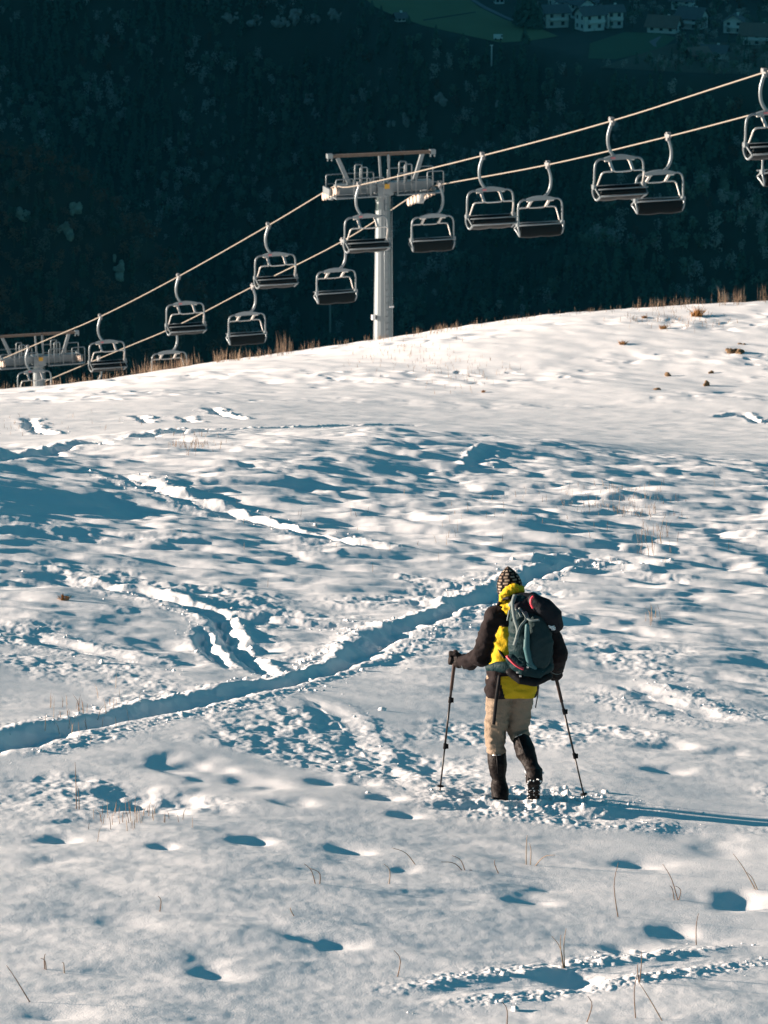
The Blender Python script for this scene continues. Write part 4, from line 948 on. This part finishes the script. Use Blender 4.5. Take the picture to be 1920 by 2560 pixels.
def at_plateau(px, py, z=PLZ):
    d = ray(px, py); s = z / d[2]; return d * s
def sheet(name, pts, z, m):
    bm = bmesh.new(); vs = []
    for px, py in pts:
        p = at_plateau(px, py); vs.append(bm.verts.new((p[0], p[1], z)))
    f = bm.faces.new(vs); bmesh.ops.triangulate(bm, faces=[f]); tag(bm_obj(name, bm, m), kind='structure')
sheet('meadow', [(905, -8), (940, 20), (985, 40), (1060, 66), (1140, 84), (1250, 108), (1320, 104), (1395, 92), (1345, 70), (1300, 64), (1262, 50), (1200, 20), (1170, -2), (1100, -20), (900, -20)], PLZ + .25, M['meadow'])
M['meadow2'] = mat('green_meadow', (0.050, 0.095, 0.045), .95, 0, .2, .05)
sheet('meadow', [(1470, 148), (1475, 110), (1560, 82), (1650, 84), (1690, 96), (1660, 118), (1610, 134), (1540, 150)], PLZ + .25, M['meadow2'])
M['field_brown'] = mat('brown_field', (0.085, 0.075, 0.050), .95, 0, .3, .05)
sheet('field', [(1500, 170), (1620, 128), (1700, 106), (1960, 110), (1960, 190), (1700, 182)], PLZ + .22, M['field_brown'])
sheet('field_boundary', [(1058, 51), (1190, 31), (1190, 33), (1058, 54)], PLZ + .34, M['forest_floor'])
sheet('road', [(1165, -6), (1176, -6), (1215, 18), (1260, 40), (1304, 60), (1302, 64), (1256, 45), (1208, 23)], PLZ + .34, M['road'])
sheet('road', [(1622, 106), (1650, 92), (1654, 94), (1640, 110), (1642, 120), (1634, 118)], PLZ + .34, M['road'])

# trees: templates of leaf sized faces, then many placed in one mass
def tmpl(kind, seed, n):
    r = np.random.default_rng(seed); P, N, S = [], [], []
    if kind == 'spruce':
        for k in range(n):
            t = r.random() ** .75; h = .06 + .94 * t; rad = .23 * (1 - t) ** .85 + .012; a = r.uniform(0, 6.28); q = r.uniform(.45, 1) * rad * (1 + .25 * math.sin(h * 40))
            P.append((math.cos(a) * q, math.sin(a) * q, h)); N.append((math.cos(a), math.sin(a), r.uniform(.2, 1.2))); S.append(.055 * (1.15 - .6 * t))
    else:
        cs = [(r.normal(0, .14), r.normal(0, .14), r.uniform(.38, .86), r.uniform(.13, .22)) for _ in range(9)]
        for k in range(n):
            c = cs[r.integers(0, 9)]; v = r.normal(0, 1, 3); v /= np.linalg.norm(v); q = c[3] * r.uniform(.6, 1.05)
            P.append((c[0] + v[0] * q, c[1] + v[1] * q, c[2] + v[2] * q * 1.15)); N.append((v[0], v[1], v[2] + .3)); S.append(.055 if kind == 'leaf' else .040)
    P, N, S = np.array(P), np.array(N), np.array(S); N += r.normal(0, .35, N.shape); N /= np.linalg.norm(N, axis=1)[:, None]
    A = np.cross(N, r.normal(0, 1, N.shape)); A /= np.linalg.norm(A, axis=1)[:, None]; B = np.cross(N, A); S = (S * r.uniform(.7, 1.4, len(S)))[:, None]
    V = np.stack([P + A * S + B * S * .3, P - A * S * .4 + B * S, P - A * S - B * S * .4, P + A * S * .3 - B * S], 1).reshape(-1, 3)
    # trunk
    k = 5; tr = [(math.cos(i * 6.283 / k) * (.016 if z == 0 else .006), math.sin(i * 6.283 / k) * (.016 if z == 0 else .006), z - .03) for z in (0, .8) for i in range(k)]
    nv = len(V); V = np.concatenate([V, np.array(tr)]); Fq = np.arange(nv).reshape(-1, 4); ft = np.array([[nv + i, nv + (i + 1) % k, nv + k + (i + 1) % k, nv + k + i] for i in range(k)])
    return V, Fq, ft
TS = {k: [tmpl(k, 100 + 7 * i + len(k), n) for i in range(5)] for k, n in (('spruce', 120), ('leaf', 130), ('bare', 120))}
ROCKS = [(575, 40, 26, 22), (640, 50, 34, 24), (700, 52, 30, 24), (745, 42, 26, 26), (795, 50, 26, 22), (840, 40, 24, 26), (772, 248, 16, 22), (792, 282, 14, 20), (985, 310, 22, 16), (1018, 300, 20, 26), (1105, 248, 26, 22), (1250, 260, 12, 14), (1535, 330, 22, 40)]
def rock_near(px, py, m=0.8):
    return any(abs(px - a) < c * m and -d * m < py - b < d * m * 2.2 for a, b, c, d in ROCKS)
def mass(name, trees, label, mats=None):
    mats = [M[k] for k in (mats or ('spruce', 'leaf', 'bare', 'russet', 'bark'))]; Vs, Fs, Ms = [], [], []; n = 0
    for x, y, z, h, wd, kind, mi in trees:
        V, Fq, ft = TS[kind][rng.integers(0, 5)]; a = rng.uniform(0, 6.28); c, s = math.cos(a), math.sin(a)
        W = np.stack([(V[:, 0] * c - V[:, 1] * s) * wd, (V[:, 0] * s + V[:, 1] * c) * wd, V[:, 2] * h], -1) + np.array([x, y, z])
        Vs.append(W); Fs.append(Fq + n); Fs.append(ft + n); Ms.append(np.full(len(Fq), mi)); Ms.append(np.full(len(ft), 4)); n += len(V)
    o = link(name, np_mesh(name, np.concatenate(Vs), np.concatenate(Fs), np.concatenate(Ms)), mats, smooth=False)
    return tag(o, label, 'forest', kind='stuff')
trees = []
yy = 1330.0
while yy < 1790:
    xx = -280.0
    while xx < 280:
        x = xx + rng.uniform(-2.2, 2.2); y = yy + rng.uniform(-2.2, 2.2); xx += 4.6
        u = x / y; ye = float(y_edge(u)); t = (ye - y) / 138
        if t < .02 or t > 1.12: continue
        z = float(z_valley(x, y)); band = gnoise(np.array([x * .03 + 5]), np.array([y * .02]), 55)[0]; k = rng.random()
        kind, mi = ('spruce', 0) if k < .60 - band * 1.7 else (('leaf', 1) if k < .85 - band * .9 else ('bare', 2 if rng.random() < .8 else 3))
        h = rng.uniform(7.5, 13) if kind == 'spruce' else rng.uniform(5.5, 9.5)
        ppx, ptop = project((x, y, z + h)); _, pb = project((x, y, z))
        if ptop < np.interp(ppx, EPX, ERW) - 6 - 14 * rng.random() ** 3: continue
        if ppx < -700 or ppx > 2600 or ptop > 1040: continue
        if rock_near(ppx, pb - 22) or rock_near(ppx, ptop, 1.0): continue
        if gnoise(np.array([x * .06 + y * .035]), np.array([y * .012]), 77)[0] > .44 and rng.random() < .7: kind, mi, h = 'bare', 2, h * .45
        trees.append((x, y, z, h, h * rng.uniform(.8, 1.1) * (1.0 if kind == 'spruce' else .85), kind, mi))
    yy += 4.6
# bushes and orchard trees scattered over the terrace on the right, the wood behind the village
for k in range(520):
    px = rng.uniform(1290, 1990); py = rng.uniform(-60, 205)
    if 1290 < px < 1400 and 72 < py < 125 or 1440 < px < 1690 and 78 < py < 152 or px < 1440 and py > 98: continue
    if py > np.interp(px, EPX, ERW) : continue
    p = at_plateau(px, py); kind, mi = [('spruce', 0), ('leaf', 1), ('bare', 2), ('bare', 3)][rng.choice(4, p=[.3, .3, .33, .07])]
    h = rng.uniform(3.0, 5.5) if py > 25 else rng.uniform(6, 11)
    trees.append((p[0], p[1], PLZ, h, h * 1.0, kind, mi))
TREES = trees

# shadowed spur on the left, nearer than the gorge slope
SPX = [-700, 0, 60, 130, 220, 300, 380, 430, 500, 600, 660, 760, 1000]; SRW = [300, 362, 368, 385, 440, 500, 585, 655, 735, 830, 900, 1010, 1300]
def z_spur(x, y):
    x = np.asarray(x, float); y = np.asarray(y, float); u = x / y; r = np.interp(960 + u * F * .985, SPX, SRW); top = -1100 * row_tan(r + 22)
    d = y - 1100; return top - np.where(d < 0, -d * 1.15, d * .9) + 3.0 * fbm(x * .05, y * .05, 3, 401) * np.clip(np.abs(d) / 10, 0, 1)
gx = np.concatenate([np.linspace(-900, -130, 24)[:-1], np.arange(-130, 12, 3.0)]); gy = np.arange(940, 1260, 5.0); GX, GY = np.meshgrid(gx, gy); GZ = z_spur(GX, GY)
nr, nc = GX.shape; idx = np.arange(nr * nc).reshape(nr, nc)
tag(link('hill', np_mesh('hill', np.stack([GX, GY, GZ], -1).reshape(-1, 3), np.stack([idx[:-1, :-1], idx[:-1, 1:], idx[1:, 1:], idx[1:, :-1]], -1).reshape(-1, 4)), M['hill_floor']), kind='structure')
SROCKS = [(165, 575, 28, 32), (190, 520, 18, 24), (295, 660, 18, 26), (300, 690, 12, 16), (55, 540, 22, 26)]
sp = []
yy = 1030.0
while yy < 1112:
    xx = -170.0
    while xx < 4:
        x = xx + rng.uniform(-1.5, 1.5); y = yy + rng.uniform(-1.2, 1.2); xx += 3.1
        z = float(z_spur(x, y)); h = rng.uniform(3.4, 6.2); k = rng.random(); ppx, pt = project((x, y, z + h)); _, pb = project((x, y, z))
        if ppx < -600 or pt > 1040: continue
        if any(abs(ppx - a) < c * .75 and -d * .7 < (pb - 18) - b < d * 1.4 for a, b, c, d in SROCKS): continue
        kind, mi = ('spruce', 0) if k < .22 else (('leaf', 1) if k < .42 else ('bare', 2 if k < .62 else 3))
        if y > 1096 and k > .3: kind, mi = 'bare', 3
        sp.append((x, y, z, h * (1.3 if kind == 'spruce' else 1), h * 1.05, kind, mi))
    yy += 2.6
mass('gorge_forest', TREES, 'dark mixed forest covering the shaded gorge slope and the edge of the terrace')
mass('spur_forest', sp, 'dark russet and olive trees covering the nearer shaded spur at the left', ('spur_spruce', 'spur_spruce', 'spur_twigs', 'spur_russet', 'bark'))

# pale rock faces showing between the trees
def rock(px, py, wpx, hpx, y0, y1, zf, lb, grp):
    d = ray(px, py); y = np.arange(y0, y1, .5); x = d[0] / d[1] * y; z = d[2] / d[1] * y; b = np.nonzero(z < zf(x, y))[0]
    if not len(b): return
    yv = y[b[0]]; p = d * (yv / d[1]); s = yv / F
    bm = bmesh.new(); W_, H_ = wpx * s, hpx * s
    for k in range(11):      # broken upright slabs leaning on the slope
        a = random.uniform(-1, 1); hh = H_ * random.uniform(.35, 1.0) * (1 - .5 * a * a); zc = random.uniform(-.5, .6) * H_; ww = W_ * random.uniform(.16, .34)
        ball(bm, (a * W_, zc * .9, zc), (ww, 1.6, hh * .7), 1, Matrix.Rotation(random.uniform(-.5, .5), 3, 'Y'))
    for v in bm.verts:
        c = v.co; v.co = c + Vector((mnoise.noise(c * .5), mnoise.noise(c * .5 + Vector((9, 0, 0))), mnoise.noise(c * .4 + Vector((0, 9, 0))))) * W_ * .3
    o = skin('rock_face', bm, M['rock'] if y0 > 1200 else M['grey_green_rock'], .45, None, 0, .35, .6); o.data.polygons.foreach_set('use_smooth', np.zeros(len(o.data.polygons), bool)); o.location = (p[0], p[1] - 1.0, p[2]); tag(o, lb, 'rock face', grp)
RL = ['pale rock face at the left end of the row at the top', 'broad pale rock face second in the row at the top', 'pale rock face third in the row at the top', 'rock face fourth in the row at the top', 'rock face fifth in the row at the top', 'rock face at the right end of the row by the meadow',
      'small pale rock face high above the tall pylon, upper of two', 'small pale rock face high above the tall pylon, lower of two', 'pale rock face just above the lifting rail of the pylon, left piece', 'pale rock face just above the lifting rail of the pylon, right piece', 'rock face right of the pylon under the meadow edge', 'tiny rock face in the forest below the white van', 'streaked rock face behind the chair at the upper right']
for (a, b, c, d), l in zip(ROCKS, RL): rock(a, b, c * .75, d * .8, 1300, 1795, z_valley, l, 'rock faces in the gorge forest')
for (a, b, c, d), l in zip(SROCKS, ['grey green rock face in the middle of the left spur', 'grey green rock face just above the middle one on the left spur', 'grey green rock face low on the right flank of the left spur', 'small grey green rock below the one on the right flank of the left spur', 'grey green rock face at the left edge on the spur']):
    rock(a, b, c * .8, d * .9, 980, 1110, z_spur, l, 'rock faces on the left spur')

# village houses
def house(px, py, wd, dp, wall_h, roof_h, rz, roof, label, storeys=2, balcony=True, roof_m='roof', wall_m='plaster'):
    p = at_plateau(px, py); root = tag(empty('house', (p[0], p[1], PLZ), R(rz)), label, 'house', 'houses of the village on the terrace')
    bm = bmesh.new(); a, b = wd / 2, dp / 2
    v = [bm.verts.new(c) for c in ((-a, -b, 0), (a, -b, 0), (a, b, 0), (-a, b, 0), (-a, -b, wall_h), (a, -b, wall_h), (a, b, wall_h), (-a, b, wall_h))]
    if roof == 'x': r0, r1 = bm.verts.new((-a, 0, wall_h + roof_h)), bm.verts.new((a, 0, wall_h + roof_h))
    else: r0, r1 = bm.verts.new((0, -b, wall_h + roof_h)), bm.verts.new((0, b, wall_h + roof_h))
    for f in ((0, 1, 5, 4), (1, 2, 6, 5), (2, 3, 7, 6), (3, 0, 4, 7)): bm.faces.new([v[i] for i in f])
    if roof == 'x': bm.faces.new((v[4], v[7], r0)); bm.faces.new((v[5], r1, v[6])); bm.faces.new((v[4], v[5], r1, r0)); bm.faces.new((v[7], r0, r1, v[6]))
    else: bm.faces.new((v[4], v[5], r0)); bm.faces.new((v[6], v[7], r1)); bm.faces.new((v[4], r0, r1, v[7])); bm.faces.new((v[5], v[6], r1, r0))
    wl = bm_obj('wall', bm, M[wall_m], root)
    bm = bmesh.new(); e = 1.1; th = .28
    for s in (-1, 1):
        if roof == 'x':
            k = roof_h / b; q = [(-a - e, s * (b + e), wall_h - k * e), (a + e, s * (b + e), wall_h - k * e), (a + e, 0, wall_h + roof_h), (-a - e, 0, wall_h + roof_h)]
        else:
            k = roof_h / a; q = [(s * (a + e), -b - e, wall_h - k * e), (s * (a + e), b + e, wall_h - k * e), (0, b + e, wall_h + roof_h), (0, -b - e, wall_h + roof_h)]
        lo = [bm.verts.new((x, y, z + .03)) for x, y, z in q]; hi = [bm.verts.new((x, y, z + th)) for x, y, z in q]
        bm.faces.new(lo); bm.faces.new(hi)
        for i in range(4): bm.faces.new((lo[i], lo[(i + 1) % 4], hi[(i + 1) % 4], hi[i]))
    rf = bm_obj('roof', bm, M[roof_m], root)
    bm = bmesh.new(); box(bm, (a * .3, b * .15, wall_h + roof_h * .8), (.8, .8, 2.2)); bm_obj('chimney', bm, M[wall_m], rf)
    sh = wall_h / storeys
    for st in range(storeys):
        zc = sh * (st + .55)
        n = max(2, int(wd / 3.4))
        for i in range(n):
            bm = bmesh.new(); box(bm, (-a + wd * (i + .5) / n, -b, zc), (1.25, .16, 1.4)); bm_obj('window', bm, M['glass'], root)
        for i in range(2):
            for sx in (-1, 1):
                bm = bmesh.new(); box(bm, (sx * a, -b + dp * (i + .5) / 2, zc), (.16, 1.2, 1.4)); bm_obj('window', bm, M['glass'], root)
        if balcony and st > 0:
            bm = bmesh.new(); box(bm, (a * .1, -b - .75, sh * st), (wd * .8, 1.5, .2)); box(bm, (a * .1, -b - 1.45, sh * st + .55), (wd * .8, .1, .9)); bm_obj('balcony', bm, M['wood'] if wd > 12 else M['plaster'], root)
    return root
house(1404, 33, 7.5, 9, 5.2, 2.0, 24, 'x', 'white house with blue grey roof highest of the left houses of the village')
house(1384, 66, 9, 8, 6.0, 2.2, 18, 'x', 'white two storey house with balconies beside the dark conifer grove')
house(1455, 46, 6, 7, 6.0, 2.0, 30, 'y', 'narrow white house half hidden behind the bright balcony house')
house(1474, 74, 8.6, 7.5, 6.4, 2.4, 26, 'x', 'bright white house with two rows of balconies in the middle of the village')
house(1532, 68, 6.2, 6, 6.6, 1.8, 14, 'x', 'cube shaped white house right of the balcony house')
house(1660, 80, 11, 7, 3.0, 3.2, -22, 'x', 'low brown roofed farmhouse with one white gable', 1, False, 'roof_brown')
house(1730, 70, 9.5, 8, 4.6, 3.2, -28, 'x', 'grey roofed house with stepped roof at the upper right', 2, True)
house(1836, 80, 7.5, 7, 4.4, 2.4, -12, 'y', 'small house with pale pillars near the right edge')
house(1896, 110, 12, 8, 4.2, 3.4, -14, 'x', 'broad brown roofed house cut by the right edge', 2, True, 'roof_brown')
house(1742, 150, 7, 6, 2.6, 2.0, 28, 'x', 'low barn with slanting brown roof on the brown field', 1, False, 'roof_brown', 'wood')
house(1786, 146, 8.5, 6, 2.8, 2.0, -16, 'x', 'low grey roofed barn right of the brown barn on the field', 1, False, 'roof')
house(1708, 22, 8, 7, 4.0, 2.4, -15, 'x', 'dark house among the trees at the top right', 2, False)
house(1247, 8, 3.4, 4, 5.0, 1.5, 10, 'y', 'small white house at the top edge beside the road')
house(1470, 24, 6, 6, 3.6, 2.0, 8, 'x', 'grey roofed house behind the white houses', 1, False)
house(1000, 53, 3.4, 3, 2.0, 1.2, 24, 'x', 'tiny white gabled hut at the meadow edge', 1, False)
house(1708, 120, 2.8, 3, 1.8, .7, 0, 'x', 'tiny pale shed at the edge of the brown field', 1, False)
# white van and the mast below it
p = at_plateau(1245, 101); van = tag(empty('van', (p[0], p[1], PLZ + .25), R(4)), 'small white van parked at the lower edge of the meadow', 'van')
bm = bmesh.new(); box(bm, (0, 0, 1.15), (3.3, 1.6, 1.6)); bmesh.ops.bevel(bm, geom=bm.edges[:], offset=.2, segments=2); bm_obj('body', bm, M['plaster'], van)
bm = bmesh.new(); box(bm, (1.35, 0, 1.5), (.7, 1.63, .55)); bm_obj('windscreen', bm, M['glass'], van)
for sx in (-1, 1):
    for sy in (-1, 1):
        bm = bmesh.new(); bmesh.ops.create_cone(bm, cap_ends=True, segments=14, radius1=.36, radius2=.36, depth=.25, matrix=Matrix.Translation((sx * 1.0, sy * .72, .36)) @ Matrix.Rotation(R(90), 4, 'X')); bm_obj('wheel', bm, M['black'], van)
def mast_at(px, py0, py1, label, y, r=.22):
    a = pt_y(px, py1, y); h = (py1 - py0) / F * y / .96; o = tag(empty('mast', tuple(a)), label, 'mast', 'masts in the gorge')
    bm = bmesh.new(); tube(bm, [(0, 0, -6), (0, 0, h)], r, 8); bm_obj('post', bm, M['galv_dark'] if px < 1000 else M['plaster'], o); bm = bmesh.new(); box(bm, (0, 0, h), (r * 5, .3, .3)); bm_obj('cross_piece', bm, M['galv_dark'] if px < 1000 else M['plaster'], o)
mast_at(1229, 114, 142, 'short pale mast standing in the forest below the white van', float(y_edge((1229 - 960) / F)) - 8, .25)
mast_at(825, 750, 778, 'thin pale mast rising behind the chair left of the pylon', 1160, .28)
# separate conifers in view on the terrace
def lone(px, py, h, kind, label, wdt=1.0):
    p = at_plateau(px, py); root = tag(empty('conifer_tree' if kind == 'spruce' else 'leafy_tree', (p[0], p[1], PLZ)), label, 'tree', 'trees standing singly on the terrace')
    V, Fq, ft = tmpl(kind, int(px), 260); k = len(V) - 10
    W = V * np.array([h * wdt, h * wdt, h]); link('crown', np_mesh('crown', W[:k], Fq), M['spruce'] if kind == 'spruce' else M['leaf'], root, False)
    link('trunk', np_mesh('trunk', W[k:], ft - k), M['bark'], root, False)
for i, (px, py, h) in enumerate([(1295, 66, 11), (1308, 70, 12), (1321, 72, 13), (1336, 73, 12), (1349, 75, 10), (1330, 60, 13), (1312, 55, 12)]):
    lone(px, py, h, 'spruce', ['leftmost dark conifer of the grove between road and houses', 'dark conifer second from the left in the grove by the road', 'tallest dark conifer at the front of the grove by the road', 'dark conifer fourth along the front of the grove', 'shorter dark conifer at the right end of the grove', 'dark conifer at the back of the grove, right one', 'dark conifer at the back of the grove, left one'][i])
for px, py, h, l in ((905, 20, 6, 'dark conifer at the upper left corner of the meadow'), (930, 40, 6, 'dark conifer second from the left at the meadow corner'), (953, 46, 5, 'broad dark conifer third from the left at the meadow corner'), (1022, 60, 3.4, 'small lone conifer at the lower rim of the meadow left part'), (1090, 96, 5, 'pointed conifer breaking the lower rim of the meadow'), (1312, 112, 6.5, 'dark conifer right of the white van'), (1158, 110, 4, 'low conifer on the meadow rim left of the white van')):
    lone(px, py, h, 'spruce', l, 1.3)

# the high mountain out of frame at the left, whose shade lies over the whole valley
gx = np.linspace(-3300, -700, 66); gy = np.linspace(850, 3400, 66); GX, GY = np.meshgrid(gx, gy)
prof = np.exp(-((GX + 1750) / 620) ** 2) * sst(870, 1120, GY) * (1 - sst(2900, 3380, GY))
GZ = -430 + prof * (1130 + 90 * fbm(GX * .002, GY * .002, 4, 501))
nr, nc = GX.shape; idx = np.arange(nr * nc).reshape(nr, nc)
tag(link('mountain', np_mesh('mountain', np.stack([GX, GY, GZ], -1).reshape(-1, 3), np.stack([idx[:-1, :-1], idx[:-1, 1:], idx[1:, 1:], idx[1:, :-1]], -1).reshape(-1, 4)), M['mountain']), kind='structure')
# the blue air of the valley: one closed box round everything
bm = bmesh.new(); box(bm, (-350, 1780, 160), (6240, 3740, 1220)); hz = bm_obj('haze', bm, [], None)
hm = bpy.data.materials.new('haze_air'); hm.use_nodes = True; t = hm.node_tree; t.nodes.remove(t.nodes['Principled BSDF'])
pv = t.nodes.new('ShaderNodeVolumePrincipled'); pv.inputs['Color'].default_value = (0.03, 0.54, 0.95, 1); pv.inputs['Density'].default_value = 1.5e-5; pv.inputs['Anisotropy'].default_value = 0.0
t.links.new(pv.outputs[0], t.nodes['Material Output'].inputs['Volume']); hz.data.materials.append(hm); tag(hz, kind='stuff')
